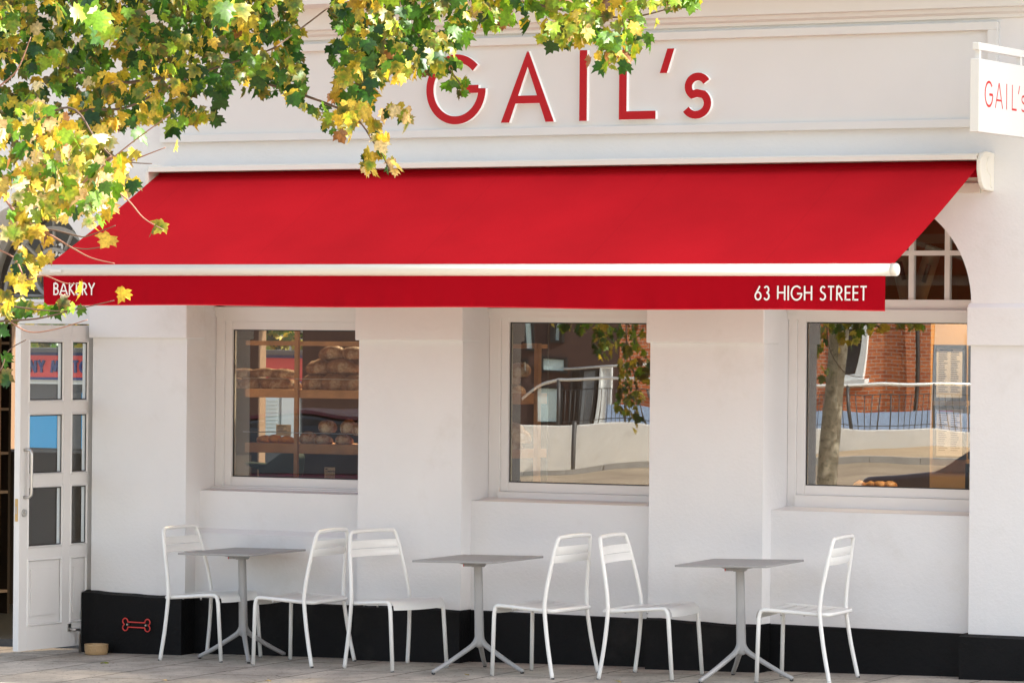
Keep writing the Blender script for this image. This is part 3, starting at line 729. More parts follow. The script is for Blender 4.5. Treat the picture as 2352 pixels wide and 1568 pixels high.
for xb_ in (3.02, -2.35):
    sg = 1 if xb_ > 0 else -1
    am = MB(); am.box(xb_ - .06, xb_ + .20, -.03, 0, 2.99, 3.05); am.box(xb_ - .05, xb_ + .05, -.16, -.03, 3.00, 3.012); am.box(xb_ - .05, xb_ + .05, -.16, -.03, 3.06, 3.072)
    am.tube([(xb_, -.11, 3.0), (xb_, -.11, 3.075)], .014, 10); aw(am, 'arm_bracket', AWHITE)
    a2 = MB(); el = (xb_ - sg * 1.15, -.55, 2.84); a2.tube([(xb_, -.11, 3.035), el], .02, 8); a2.tube([el, (xb_ - sg * .35, -1.28, 2.52)], .017, 8); aw(a2, 'folding_arm', AWHITE)

# ================================================================== PROJECTING SIGN
PS = empty('hanging_sign', (3.6, 0, 3.5), label="white square projecting sign board with thin red lettering on a bracket at the right", cat='sign')
def ps(mb, name, m, parent=PS, **k):
    o = mb.build(name, m, parent, **k)
    if parent is PS: o.location = (-3.6, 0, -3.5)
    return o
sb = MB().box(3.556, 3.612, -1.01, -.14, 3.303, 3.724); sbo = ps(sb, 'sign_board', SIGNW, bevel=.003)
bar = MB().box(3.565, 3.606, -1.0, -.02, 3.775, 3.818); ps(bar, 'bracket_arm', SIGNW, bevel=.003)
for y in (-.965, -.33): ps(MB().box(3.573, 3.599, y - .014, y + .014, 3.724, 3.775), 'hanger', SIGNW)
ps(MB().box(3.55, 3.62, -.02, 0, 3.68, 3.88), 'bracket_plate', SIGNW)
SRED = mat('sign_red', (.60, .03, .03), .6, spec=.2)
t_ = MB()
def side_text(mb, strokes, y, z, hh, sw):
    mb = MB()
    for q, s_ in enumerate(strokes):
        o2 = ribbon(s_, sw); n = len(o2) // 2; A = o2[:n]; Bq = o2[n:][::-1]; xx = 3.6125 + .0002 * q
        vs = [(xx, y + v_.x, z + v_.y) for v_ in A] + [(xx, y + v_.x, z + v_.y) for v_ in Bq]
        mb.add(vs, [(i, i + 1, n + i + 1, n + i) for i in range(n - 1)])
    mb.build('sign_letter', SRED, sbo, fix=False)
z0 = 3.452
side_text(t_, [[(.065 + .058 * p[0], .075 + .07 * p[1]) for p in arc(0, 0, 1, 1, 40, 355, 30)], [(.07, .073), (.125, .073)]], -.925, z0, 1, .014)
side_text(t_, [[(0, 0), (.056, .148)], [(.112, 0), (.056, .148)], [(.02, .047), (.092, .047)]], -.762, z0, 1, .011)
side_text(t_, [[(0, 0), (0, .15)]], -.588, z0, 1, .012)
side_text(t_, [[(0, .15), (0, .006), (.07, .006)]], -.50, z0, 1, .012)
side_text(t_, [[(0, .10), (.02, .15)]], -.405, z0, 1, .011)
side_text(t_, [[(.03 + .024 * p[0], .073 + .02 * p[1]) for p in arc(0, 0, 1, 1, 30, 250, 10)] + [(.028 + .028 * p[0], .028 + .024 * p[1]) for p in arc(0, 0, 1, 1, 60, -150, 10)]], -.355, z0, 1, .011)

# ================================================================== SIDE BUILDINGS (right one unseen, added to cast the street shade)
nb = empty('shade_building', (12, 3, 0), label='plain rendered building right of the shop, unseen and added to shade the pavement', cat='building')
o = MB().box(XR + .01, 24, .05, 8, -.4, 7.65).build('wall', STUCCO, nb); o.location = (-12, -3, 0)
nb2 = empty('adjoining_building', (-12, 3, 0), label='plain rendered terrace building continuing to the left of the shop', cat='building')
o = MB().box(-20, XL - .01, .05, 5, -.6, 7.65).build('wall', STUCCO, nb2); o.location = (12, -3, 0)

# ================================================================== CHAIRS
def make_chair():
    root = empty('cafe_chair')
    r = .0128
    # hoop: rear legs and back
    half = [(-.250, .248, .0), (-.213, .238, .20), (-.190, .230, .38), (-.188, .226, .46), (-.204, .215, .58), (-.236, .196, .74), (-.252, .183, .815)]
    hp = smooth_path(half, 5)
    topc = rounded([(-.252, .183, .815), (-.262, .172, .862), (-.266, 0, .868), (-.262, -.172, .862), (-.252, -.183, .815)], .055, 6)
    path = hp[:-1] + topc + [Vector((p.x, -p.y, p.z)) for p in hp[::-1][1:]]
    MB().tube(path, r, 12).build('back_frame', CHAIR, root)
    # seat rails running round behind the posts
    rail = [(.232, .212, .0), (.212, .206, .39), (.198, .205, .436), (.13, .204, .434), (-.17, .204, .414), (-.235, .198, .411), (-.240, 0, .411), (-.235, -.198, .411), (-.17, -.204, .414), (.13, -.204, .434), (.198, -.205, .436), (.212, -.206, .39), (.232, -.212, .0)]
    MB().tube(rounded(rail, .05, 6), r, 12).build('seat_frame', CHAIR, root)
    # seat slats
    for i in range(5):
        xa = -.205 + i * .082; xb = xa + .070
        mb = MB(); n = 8; prof = []
        for k in range(n + 1):
            x = xa + (xb - xa) * k / n; z = .420 + .02 * (x + .2) / .4 - .003 * (k / n * 2 - 1) ** 2 + .005
            prof.append((x, z))
        if i == 4:
            prof = prof[:-2] + [(xb + .0, prof[-2][1] - .002), (xb + .022, prof[-2][1] - .010), (xb + .036, prof[-2][1] - .028), (xb + .040, prof[-2][1] - .052)]
        bow = lambda y: -.006 * (1 - (y / .2) ** 2)
        ys = [-.194 + .388 * q / 8 for q in range(9)]
        for off in (0, -.003):
            mb.add([(x, y, z + bow(y) + off) for x, z in prof for y in ys], [(a * 9 + b_, a * 9 + b_ + 1, (a + 1) * 9 + b_ + 1, (a + 1) * 9 + b_) for a in range(len(prof) - 1) for b_ in range(8)], True)
        mb.build('seat_slat', CHAIR, root, fix=False)
    # back slats
    for z0, z1 in ((.705, .752), (.757, .806)):
        mb = MB(); m_ = 12
        def bx(z): return -.204 + (-.236 + .204) * (z - .58) / .16
        def hwid(z): return .215 + (.196 - .215) * (z - .58) / .16 - .006
        for off in (0, .0035):
            vs = []
            for k in range(4):
                z = z0 + (z1 - z0) * k / 3
                for q in range(m_ + 1):
                    s_ = q / m_ * 2 - 1; vs.append((bx(z) - .022 * (1 - s_ * s_) + off + (.004 if k in (0, 3) else 0), s_ * hwid(z), z))
            mb.add(vs, [(a * (m_ + 1) + b_, a * (m_ + 1) + b_ + 1, (a + 1) * (m_ + 1) + b_ + 1, (a + 1) * (m_ + 1) + b_) for a in range(3) for b_ in range(m_)], True)
        mb.build('back_slat', CHAIR, root, fix=False)
    for x in (.07, -.08):
        for s_ in (-1, 1): MB().tube([(x, s_ * .204, .422), (x, s_ * .204, .402)], .006, 8).build('stacking_stud', STEEL, root)
    for x, y in ((-.250, .248), (-.250, -.248), (.232, .212), (.232, -.212)):
        MB().tube([(x, y, -.002), (x, y, .008)], .0128, 10).build('foot_cap', RUBBER, root)
    return root
def rest(o, x, y, rz):
    """stand a thing on the sloping pavement"""
    n = Vector((-.0195, -.02, 1)).normalized()
    q = Vector((0, 0, 1)).rotation_difference(n)
    o.rotation_mode = 'QUATERNION'
    from mathutils import Quaternion
    o.rotation_quaternion = q @ Quaternion((0, 0, 1), rz)
    o.location = (x, y, gz(x, y) + .002)
chair0 = make_chair()
# rear pair / front pair of feet measured on the pavement
CH = [((-2.383, -.44), (-2.326, .059), (-1.913, -.427), (-1.858, -.037), 'white metal slatted chair nearest the open door, facing the first grey table'),
      ((-1.146, -.611), (-1.114, -.076), (-1.601, -.541), (-1.572, -.108), 'white metal chair right of the first table, back to back with the next chair'),
      ((-.895, -.564), (-.705, -.08), (-.422, -.721), (-.264, -.331), 'white metal chair on the left of the middle grey table, seat turned right'),
      ((.759, -.81), (.806, -.337), (.278, -.723), (.306, -.309), 'white metal chair on the right of the middle table, facing left'),
      ((1.046, -.74), (1.10, -.24), (1.49, -.692), (1.49, -.28), 'white metal chair left of the third table, in front of the wide pier'),
      ((2.56, -.62), (2.45, -.13), (2.055, -.62), (1.985, -.20), 'white metal chair at the right end of the row, seen almost side on')]
for i, (b0, b1, f0, f1, lb) in enumerate(CH):
    bc = (Vector(b0) + Vector(b1)) / 2; fc = (Vector(f0) + Vector(f1)) / 2; c = (bc + fc) / 2; d = fc - bc
    o = chair0 if i == 0 else copy_tree(chair0)
    rest(o, c.x + 0, c.y, math.atan2(d.y, d.x)); tag(o, lb, 'chair', 'white metal cafe chairs on the pavement')

# ================================================================== TABLES
def make_table():
    root = empty('cafe_table'); H = .713
    tp = MB().box(-.3, .3, -.3, .3, H - .013, H); tp.build('tabletop', TTOP, root, bevel=.003)
    up_ = MB(); n = 24
    def sq(r_, z): 
        out = []
        for k in range(n):
            a = 2 * math.pi * k / n; c_, s_ = math.cos(a), math.sin(a); f_ = (abs(c_) ** 4 + abs(s_) ** 4) ** -.25
            out.append((r_ * f_ * c_, r_ * f_ * s_, z))
        return out
    rings = [sq(.130, H - .0135), sq(.122, H - .022), sq(.090, H - .034), sq(.045, H - .040), sq(.036, H - .055)]
    vs = [p for q in rings for p in q]; up_.add(vs, [(i * n + k, i * n + (k + 1) % n, (i + 1) * n + (k + 1) % n, (i + 1) * n + k) for i in range(4) for k in range(n)], True)
    up_.build('top_plate', TLEG, root)
    lv = MB(); lv.tube([(-.035, -.03, H - .043), (-.075, -.045, H - .043)], .009, 10); lv.build('tilt_lever', TLEG, root)
    MB().tube([(-.075, -.045, H - .043), (-.080, -.047, H - .043)], .0095, 10).build('lever_button', REDP, root)
    c = MB(); m = 36
    def star(r_, z):
        return [((r_ * (1 + .10 * math.cos(3 * a))) * math.cos(a), (r_ * (1 + .10 * math.cos(3 * a))) * math.sin(a), z) for a in [2 * math.pi * k / m for k in range(m)]]
    zs = [(.026, H - .045), (.0265, .5), (.028, .3), (.029, .21), (.033, .185), (.030, .16), (.012, .15)]
    vs = [p for r_, z in zs for p in star(r_, z)]
    c.add(vs, [(i * m + k, i * m + (k + 1) % m, (i + 1) * m + (k + 1) % m, (i + 1) * m + k) for i in range(len(zs) - 1) for k in range(m)], True)
    c.build('column', TLEG, root)
    for k in range(3):
        a = 2 * math.pi * k / 3; d = Vector((math.cos(a), math.sin(a), 0))
        P = smooth_path([d * .008 + Vector((0, 0, .235)), d * .018 + Vector((0, 0, .200)), d * .045 + Vector((0, 0, .168)), d * .10 + Vector((0, 0, .134)), d * .22 + Vector((0, 0, .066)), d * .330 + Vector((0, 0, .012))], 4)
        nn = len(P); MB().tube(P, [.021 - .008 * i / (nn - 1) for i in range(nn)], 12).build('leg', TLEG, root)
        MB().tube([d * .322 + Vector((0, 0, 0)), d * .322 + Vector((0, 0, .010))], .011, 10).build('foot_pad', RUBBER, root)
    return root
table0 = make_table()
TB = [(-1.885, -.20, R(-6), R(-2), 'grey square pedestal table between the two chairs nearest the door'),
      (.068, -.50, R(-3), R(0), 'grey square pedestal table in the middle of the row of three'),
      (1.885, -.49, R(3), R(5), 'grey square pedestal table at the right, below the largest window')]
LEGA = [R(188), R(234), R(245)]
for i, (x, y, rz, _, lb) in enumerate(TB):
    o = table0 if i == 0 else copy_tree(table0)
    rest(o, x, y, rz)
    # the star base is turned on its own below the top
    for ch in o.children:
        if ch.name.split('.')[0] in ('leg', 'foot_pad', 'column'): ch.rotation_euler = (0, 0, LEGA[i] - rz)
    tag(o, lb, 'table', 'grey pedestal tables on the pavement')

# ================================================================== DOG THINGS, FALLEN LEAVES
bx, by = -3.085, -.17
bowl = empty('dog_bowl', (bx, by, gz(bx, by)), label='small round tan stoneware dog bowl standing on the pavement by the plinth', cat='bowl')
MB().lathe([(.066, 0), (.074, .004), (.079, .03), (.080, .062), (.082, .066), (.080, .070), (.074, .070), (.070, .064), (.068, .02), (.02, .014)], n=40).build('bowl_body', BOWL, bowl)
MB().lathe([(.0665, .0205), (.01, .0205)], n=30).build('bowl_glaze', BOWLIN, bowl)
for i, c_ in enumerate('DOG'):
    ang = -math.pi / 2 + math.atan2(1, 0) * 0 + R(-62 + 90 - 28) + R((i - 1) * 26); ang = math.atan2(-math.cos(TH), math.sin(TH)) + R((i - 1) * 24)
    dn = Vector((math.cos(ang), math.sin(ang), 0)); tg = Vector((-dn.y, dn.x, 0))
    p = dn * .0795 - tg * .011 + Vector((0, 0, .022))
    text_mb(c_, .024, .022, sw=.16, thick=.0016, origin=p, ux=tg, out=dn).build('bowl_lettering', BOWL, bowl)
bn = empty('bone_hook', (-2.83, -.05, .145), label='red wire dog bone shaped lead hook screwed to the black plinth', cat='hook')
q = MB(); pts = []
W2, r_ = .078, .0205
def bonearc(cx, cz, a0, a1): return [(cx + r_ * math.cos(R(a0 + (a1 - a0) * i / 12)), 0, cz + r_ * math.sin(R(a0 + (a1 - a0) * i / 12))) for i in range(13)]
pts += bonearc(W2 + .012, .021, 191, -72) + bonearc(W2 + .012, -.021, 72, -191) + bonearc(-W2 - .012, -.021, 11, -252) + bonearc(-W2 - .012, .021, 252, -11)
q.tube([(x, -.02, z) for x, _, z in pts], .0040, 8, closed=True); q.build('bone_wire', BONE, bn)
for x, z in ((-.072, 0), (.078, 0)): MB().tube([(x, 0, z), (x, -.026, z)], .006, 10).build('screw', STEEL, bn)

OUT = [(0, 0), (.14, -.08), (.38, -.12), (.39, .05), (.60, .12), (.54, .27), (.71, .54), (.47, .49), (.29, .55), (.37, .78), (.17, .82), (0, 1.12)]
OUTL = OUT + [(-x, y) for x, y in OUT[::-1][1:-1]]
def leaf_geo(rd, s, curl=.25):
    c1, c2, c3 = rd.uniform(.2, 1) * curl, rd.uniform(-.5, 1.) * curl, rd.uniform(-1, 1) * curl * .5
    jit = [(1 + rd.uniform(-.1, .1)) for _ in OUTL]; wx = rd.uniform(.85, 1.1)
    V = []
    for (x, y), j in zip([(0, .33)] + OUTL, [1] + jit):
        x, y = x * j * wx, .33 + (y - .33) * j
        z = -c1 * x * x * 1.6 - c2 * (y - .33) ** 2 + c3 * x * (y - .3) + rd.uniform(-.02, .02) * abs(x)
        V.append(Vector((x * s, y * s, z * s)))
    return V
def leaf_cols(rd, tone, lgp=.2, pale=.04):
    """leaf colours: centre and rim; tone 0 green .. 1 yellow"""
    G = [(.020, .080, .002), (.032, .105, .003), (.014, .058, .003), (.060, .145, .004)]; LG = [(.14, .28, .010), (.22, .34, .016), (.09, .21, .006)]
    Yl = [(.66, .44, .03), (.54, .35, .02), (.74, .55, .08), (.42, .32, .015)]; SunPl = [(.80, .66, .34), (.74, .52, .22)]; Br = [(.20, .08, .02), (.28, .12, .03)]  # palest tones put sunlight into the leaf colour
    t = rd.random()
    if t > tone:
        c = rd.choice(G) if rd.random() > lgp else rd.choice(LG); r2 = rd.random()
        e = c if r2 < .6 else (rd.choice(Yl) if r2 < .85 else rd.choice(Br))
        e = tuple(a * .45 + b * .55 for a, b in zip(c, e))
    else:
        r2 = rd.random(); c = rd.choice(Yl) if r2 < .93 - pale else (rd.choice(SunPl) if r2 < .93 else rd.choice(Br)); e = rd.choice(Br) if rd.random() < .4 else c
        e = tuple(a * .5 + b * .5 for a, b in zip(c, e))
        if rd.random() < .25: c = rd.choice(LG)
    return c, e
class Leaves:
    def __init__(s): s.v = []; s.f = []; s.c = []
    def add(s, rd, pos, tip, nrm, size, tone, curl=.25, lgp=.2, pale=.04):
        y = tip.normalized(); z = (nrm - y * nrm.dot(y))
        if z.length < 1e-3: z = y.orthogonal()
        z.normalize(); x = y.cross(z)
        V = leaf_geo(rd, size, curl); n = len(s.v)
        s.v += [tuple(pos + x * v.x + y * v.y + z * v.z) for v in V]
        m = len(V) - 1; s.f += [(n, n + 1 + i, n + 1 + (i + 1) % m) for i in range(m)]
        c, e = leaf_cols(rd, tone, lgp, pale); k = rd.uniform(.85, 1.2); s.c.append(tuple(a * k for a in c))
        for i in range(m):
            q = OUTL[i]; far = min(1, ((q[0]) ** 2 + (q[1] - .33) ** 2) ** .5 / .6)
            s.c.append(tuple((a * (1 - far) + b * far) * k for a, b in zip(c, e)))
    def build(s, name, parent=None, **k):
        me = bpy.data.meshes.new(name); me.from_pydata(s.v, [], s.f); me.materials.append(LEAF)
        at_ = me.color_attributes.new('leafcol', 'FLOAT_COLOR', 'POINT')
        at_.data.foreach_set('color', [q for c in s.c for q in (*[min(1, max(0, a)) for a in c], 1)])
        me.polygons.foreach_set('use_smooth', [True] * len(me.polygons)); me.update()
        o = bpy.data.objects.new(name, me); col.objects.link(o)
        if parent: o.parent = parent
        return tag(o, **k)
rd = random.Random(3)
FL = [(375, 1563, .03, .95, 'tiny yellow leaf scrap near the front foot of the first chair'), (618, 1563, .035, .95, 'orange leaf scrap on the pavement right of the first table'), (1418, 1566, .035, 1., 'orange leaf scrap by the feet of the chair left of the third table'),
      (238, 1523, .055, .95, 'small curled yellow leaf lying on the pavement in front of the dog bowl'),
      (1076, 1551, .03, .95, 'tiny yellow leaf scrap on the pavement by the foot of the middle table'),
      (1718, 1541, .035, .9, 'small brown leaf scrap against the plinth behind the third table')]
def atg(x, y):
    """pavement point at this place of the photograph"""
    Xp = x - CX; V = y - CY; u = Xp * cr + V * sr; v = -Xp * sr + V * cr; d = Fw * FPX + Rt * u - Up * v
    a, b_, c_ = .005, .0195, .02; t = (a + b_ * CAM.x + c_ * CAM.y - CAM.z) / (d.z - b_ * d.x - c_ * d.y); return CAM + d * t
for x, y, s_, tn, lb in FL:
    p = atg(x, y); L = Leaves(); a = rd.uniform(0, 6)
    L.add(rd, Vector((0, 0, .01)), Vector((math.cos(a), math.sin(a), .05)), Vector((.1, .1, 1)), s_, tn, .5)
    o = L.build('fallen_leaf', label=lb, cat='leaf', group='leaves fallen on the pavement'); o.location = (p.x, p.y, gz(p.x, p.y))

# ================================================================== INTERIOR
LOAFG = 'loaves on the bakery shelves'
rk = empty('bread_rack', (-1.8, .75, 0), label='oak bread rack with three shelves behind the left window', cat='shelf')
YR = .62; DR = .42
def rkp(mb, name, m): o = mb.build(name, m, rk, bevel=.002); o.location = (1.8, -.75, 0); return o
a0, a1 = -2.42, -.95
def zat(y, Y=YR, x=650): return at(x, y, Y).z
shz = [(zat(1040), zat(1018)), (zat(913), zat(894)), (zat(793.5), zat(783))]
for z0, z1 in shz[:2]: rkp(MB().box(a0, a1, YR, YR + DR, z0, z1), 'shelf', WOOD)
rkp(MB().box(a0, a1, YR, YR + .03, *shz[2]), 'top_rail', WOOD)
for xx in (at(680.5, 900, YR - .02).x,): rkp(MB().box(xx - .015, xx + .015, YR - .025, YR - .001, 1.0, 2.3), 'upright', WOOD)
rkp(MB().box(a0, a1, YR, YR + DR, 1.02, 1.09), 'shelf', WOOD)
for y in (869, 992.5):
    z = zat(y); rkp(MB().tube([(a0, YR - .03, z), (a1, YR - .03, z)], .003, 6), 'guard_rail', STEEL)
def loaf(px, py, Y, rx, ry, rz, m, lb, rot=0, rough=.1, sd=0, z=None):
    p = at(px, py, Y); zz = z if z is not None else p.z
    o = MB().blob((0, 0, 0), rx, ry, rz, rot, rough, seed=sd).build('bread_loaf', m, label=lb, cat='bread', group=LOAFG)
    o.location = (p.x, Y, zz); return o
zs1, zs2 = shz[0][1], shz[1][1]
names = ['on the upper oak shelf at the left', 'on the upper shelf beside its neighbour', 'on the upper shelf next to the upright']
k = 0
for px, w_, hh, sd in ((548, .11, .045, 1), (574, .09, .05, 2), (600, .13, .045, 3), (634, .12, .05, 4), (664, .10, .04, 5)):
    loaf(px, 890, .82 + (sd % 2) * .06, w_, .06, hh, CRUSTD, ['dark long loaf at the far left of the upper shelf', 'dark round loaf second from left on the upper shelf', 'pale crusted loaf in the middle of the heap left of the upright', 'dark baguette end fourth along the upper shelf', 'dark loaf touching the upright on the upper shelf'][sd - 1], rd.uniform(-.4, .4), .1, sd, zs2)
for i, (px, dz, w_) in enumerate(((560, .075, .12), (612, .08, .15), (652, .075, .11))):
    loaf(px, 860, .84, w_, .05, .04, CRUSTD, ['dark loaf lying on top of the heap at the far left', 'long dark baguette on top of the heap left of the upright', 'pointed baguette end on top of the heap beside the upright'][i], .1, .08, 20 + i, zs2 + dz)
for i, (px, dz, w_, hh) in enumerate(((723, 0, .13, .07), (772, 0, .14, .075), (815, 0, .12, .07), (735, .11, .12, .06), (790, .115, .15, .065), (765, .21, .13, .06), (812, .21, .10, .055))):
    loaf(px, 880, .82, w_ * .8, .08, hh, CRUSTD, ['large floury loaf bottom left of the upper right stack', 'large floury loaf bottom middle of the upper right stack', 'large floury loaf bottom right of the upper right stack', 'scored loaf on the second layer of the stack at left', 'scored loaf on the second layer of the stack at right', 'top left loaf of the tall stack right of the upright', 'top right loaf of the tall stack right of the upright'][i], .1 * i, .12, 40 + i, zs2 + dz)
for i, (px, w_, hh, m_, dz) in enumerate(((608, .06, .03, GOLD, 0), (632, .05, .035, GOLD, 0), (658, .06, .03, GOLD, 0), (708, .07, .05, CRUST, 0), (742, .07, .04, CRUST, 0), (790, .08, .04, CRUST, 0), (752, .085, .055, CRUST, .075), (800, .08, .06, CRUST, .075), (828, .06, .06, CRUST, .06))):
    loaf(px, 1015, .80, w_, .06, hh, m_, ['golden pastry left end of the lower shelf', 'golden pastry in the middle left of the lower shelf', 'golden pastry beside the upright on the lower shelf', 'red brown floury roll right of the upright on the lower shelf', 'floury roll second right of the upright, lower shelf', 'floury roll at the right end of the lower shelf, bottom layer', 'white dusted round loaf on top of the rolls, left one', 'white dusted round loaf on top of the rolls, middle one', 'white dusted round loaf on top of the rolls, by the pier'][i], .3 * i, .1, 60 + i, zs1 + dz)
for i, px in enumerate((560, 590, 740, 775, 800)):
    loaf(px, 1098, .68, .05, .05, .02, GOLD, ['flat golden pastry bottom left corner of the left window', 'flat golden pastry second from left at the window bottom', 'flat golden pastry below the small card', 'flat golden pastry right of the small card', 'flat golden pastry by the pier at the window bottom'][i], 0, .15, 80 + i, 1.092)
def card(px0, px1, py0, py1, Y, lines, lb, sc=.6):
    p0, p1 = at(px0, py1, Y), at(px1, py0, Y); c = empty('price_card', (p0.x, Y, p0.z), label=lb, cat='price card', group='paper price cards in the window')
    W_, H_ = p1.x - p0.x, p1.z - p0.z
    MB().box(0, W_, 0, .003, 0, H_).build('card', CARD, c)
    lh = H_ * .13
    for i, t in enumerate(lines):
        text_mb(t, lh, None, sw=.16, thick=.0005, origin=(W_ * .1, -.0002, H_ * (.78 - .2 * i))).build('card_lettering', INK, c)
card(634, 668, 975, 1000, .60, ['HAZELNUT &', 'WALNUT', 'SOURDOUGH'], 'small tan card reading hazelnut walnut sourdough on the shelf edge left of the upright')
card(745, 769, 1073, 1098, .60, ['MILL', 'SOURDOUGH'], 'small tan price card standing near the bottom of the left window')
# dark bag silhouette at the bottom of the left window
BAG = mat('dark_bag', (.015, .03, .022), .6)
bg_ = MB(); P = [(0, 0), (.30, 0), (.32, .14), (.28, .20), (.22, .2), (.14, .14), (.06, .09), (-.12, .10), (-.10, .075), (.0, .05)]
p = at(592, 1094, 1.15); bg_.prism([(p.x + x, 1.15, p.z + z) for x, z in P], (0, .12, 0)); bg_.build('cloth_bag', BAG, bevel=.02, label='dark green cloth bag behind the lower left pane of the left window', cat='bag')

# rack in the middle window (left edge)
r2 = empty('corner_rack', (-.1, .8, 0), label='oak rack with round loaves at the left edge of the middle window', cat='shelf')
def r2p(mb, name, m): o = mb.build(name, m, r2, bevel=.002); o.location = (.1, -.8, 0)
def xa(px, Y): return at(px, 900, Y).x
x0, x1 = xa(1150, .75), xa(1199, .75)
x2, x3 = xa(1226, .75), xa(1235, .75)
for y0, y1 in ((800, 790), (928, 903), (1052, 1032)): r2p(MB().box(x0 - .3, x1, .75, 1.1, at(1180, y0, .75).z, at(1180, y1, .75).z), 'shelf', WOOD)
r2p(MB().box(x0 - .3, x1, 1.1, 1.12, .9, 2.4), 'back_panel', INDARK)
r2p(MB().box(x2, x3, .75, .8, .9, at(1200, 788, .75).z), 'upright', WOOD)
r2p(MB().box(x1, x2, .75, .78, at(1200, 797, .75).z, at(1200, 788, .75).z), 'cross_rail', WOOD)
for i, (px, py, r_) in enumerate(((1195, 850, .075), (1178, 870, .06), (1180, 902, .085), (1178, 990, .09), (1192, 1000, .08), (1176, 1025, .07))):
    loaf(px, py, .88, r_, r_, r_ * .8, CRUST, ['round brown loaf on the top shelf of the middle rack', 'smaller loaf half hidden on the top shelf of the middle rack', 'pale round loaf filling the second shelf of the middle rack', 'golden loaf lying on the third shelf of the middle rack', 'twisted golden loaf beside it on the third shelf', 'flat golden loaf low on the middle rack'][i], 0, .12, 90 + i, at(px, py, .88).z - r_ * .6)

# menu boards in the right window
mw = empty('menu_wall', (2.9, 1.6, 0), label='warm cream interior partition at the right of the right window', cat='partition')
xm = at(2137, 900, 1.6).x
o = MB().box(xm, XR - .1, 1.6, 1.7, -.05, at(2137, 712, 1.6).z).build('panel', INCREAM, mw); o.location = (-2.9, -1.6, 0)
def menu(px0, px1, py0, py1, lb, col2):
    p0, p1 = at(px0, py1, 1.58), at(px1, py0, 1.58); e = empty('menu_board', (p0.x, 1.58, p0.z), label=lb, cat='menu board', group='framed paper menus on the partition')
    W_, H_ = p1.x - p0.x, p1.z - p0.z; t = .022
    f = MB(); f.box(0, W_, 0, .018, 0, t); f.box(0, W_, 0, .018, H_ - t, H_); f.box(0, t, 0, .018, t, H_ - t); f.box(W_ - t, W_, 0, .018, t, H_ - t); f.build('frame', BLACKF, e)
    MB().box(t, W_ - t, .008, .016, t, H_ - t).build('paper', PAPER, e)
    ln = MB(); rr = random.Random(int(px0)); z = H_ - t - .03
    while z > t + .03:
        for c0 in (.08, .54):
            ln.box(t + (W_ - 2 * t) * c0, t + (W_ - 2 * t) * (c0 + rr.uniform(.2, .36)), .0068, .0078, z, z + .004)
        z -= .014
    ln.build('menu_print', INK, e)
    MB().box(t + .02, W_ * .6, .0066, .0078, H_ - t - .018, H_ - t - .008).build('menu_heading', col2, e)
menu(2142, 2218, 792, 920, 'tall framed paper menu, upper left of the partition', INK)
menu(2142, 2218, 932, 1054, 'tall framed paper menu with pink heading, lower left of the partition', PINK)
menu(2223, 2300, 792, 920, 'framed menu partly hidden by the right pier, upper one', INK)
menu(2223, 2300, 932, 1054, 'framed menu partly hidden by the right pier, middle one', PINK)
menu(2216, 2296, 1066, 1180, 'framed menu low on the partition beside the right pier', PINK)
# dark tall column at left of right window
o = empty('interior_column', (1.7, 1.4, 0), label='dark brown column inside at the left edge of the right window', cat='column')
q = MB().box(-.5, at(1880, 900, 1.4).x - 1.7, 0, .3, -.05, 3.24).build('shaft', INDARK, o)
# counter with pastries low in right window
ct = empty('pastry_stand', (2.3, 1.0, 0), label='low pastry display stand behind the bottom of the right window', cat='stand')
pz = at(2010, 1115, .9).z; xk = at(1990, 1100, .9).x
o = MB().box(-.45, .55, -.1, .3, pz - .06, pz - .02).build('shelf', WOOD, ct); o = MB().box(-.4, .5, -.05, .25, -.05, pz - .06).build('base', INDARK, ct)
for i, px in enumerate((1975, 2000, 2022, 2045)):
    loaf(px, 1105, .95, .045, .04, .03, GOLD, ['glazed bun leftmost on the pastry stand', 'glazed bun second from left on the pastry stand', 'glazed bun third from left on the pastry stand', 'glazed bun rightmost of the four on the pastry stand'][i], 0, .15, 120 + i, pz - .02)
# counter seen through the open door
cz = at(120, 1039, 3.2).z
o = empty('shop_counter', (-6, 3.2, 0), label='low grey brown counter inside seen through the glazed door', cat='counter')
q = MB().box(-1.2, 1.6, 0, .6, -.05, cz).build('counter_body', INGREY, o)
# dark shelving left of the door with packed goods
sh = empty('wine_shelf', (-5.9, 1.8, 0), label='dark interior shelving with packets and bottles left of the open door', cat='shelf')
YS = 2.0; xr_ = at(26, 900, YS + .33).x
def shp(mb, name, m): o = mb.build(name, m, sh); o.location = (5.9, -1.8, 0)
shp(MB().box(xr_ - 1.2, xr_, YS + .3, YS + .33, -.05, 2.4), 'back_panel', INDARK)
SHM = mat('shelf_metal', (.25, .20, .17), .6)
for y in (785, 938, 1040, 1130, 1360): shp(MB().box(xr_ - 1.2, xr_, YS, YS + .3, at(10, y, YS).z - .02, at(10, y, YS).z), 'shelf', SHM)
rr = random.Random(5)
PK = [mat('packet_red', (.35, .05, .03), .5), mat('packet_cream', (.5, .42, .34), .6), mat('packet_orange', (.6, .25, .03), .5), mat('bottle_black', (.015, .012, .012), .15)]
kk = 0
ordn = ['first', 'second', 'third', 'fourth', 'fifth']; rown = ['upper', 'middle', 'lower']
for r0, y in enumerate((938, 1040, 1130)):
    z = at(10, y, YS).z
    for i in range(5):
        x_ = xr_ - .05 - i * .085; hgt = rr.uniform(.06, .17)
        MB().box(-.03, .03, -.03, .03, 0, hgt).build('packet', PK[kk % 3], bevel=.006, label='%s small packet from the right on the %s dark shelf left of the door' % (ordn[i], rown[r0]), cat='packet', group='packets on the dark shelf').location = (x_, YS + .08, z); kk += 1
z = at(10, 1360, YS).z
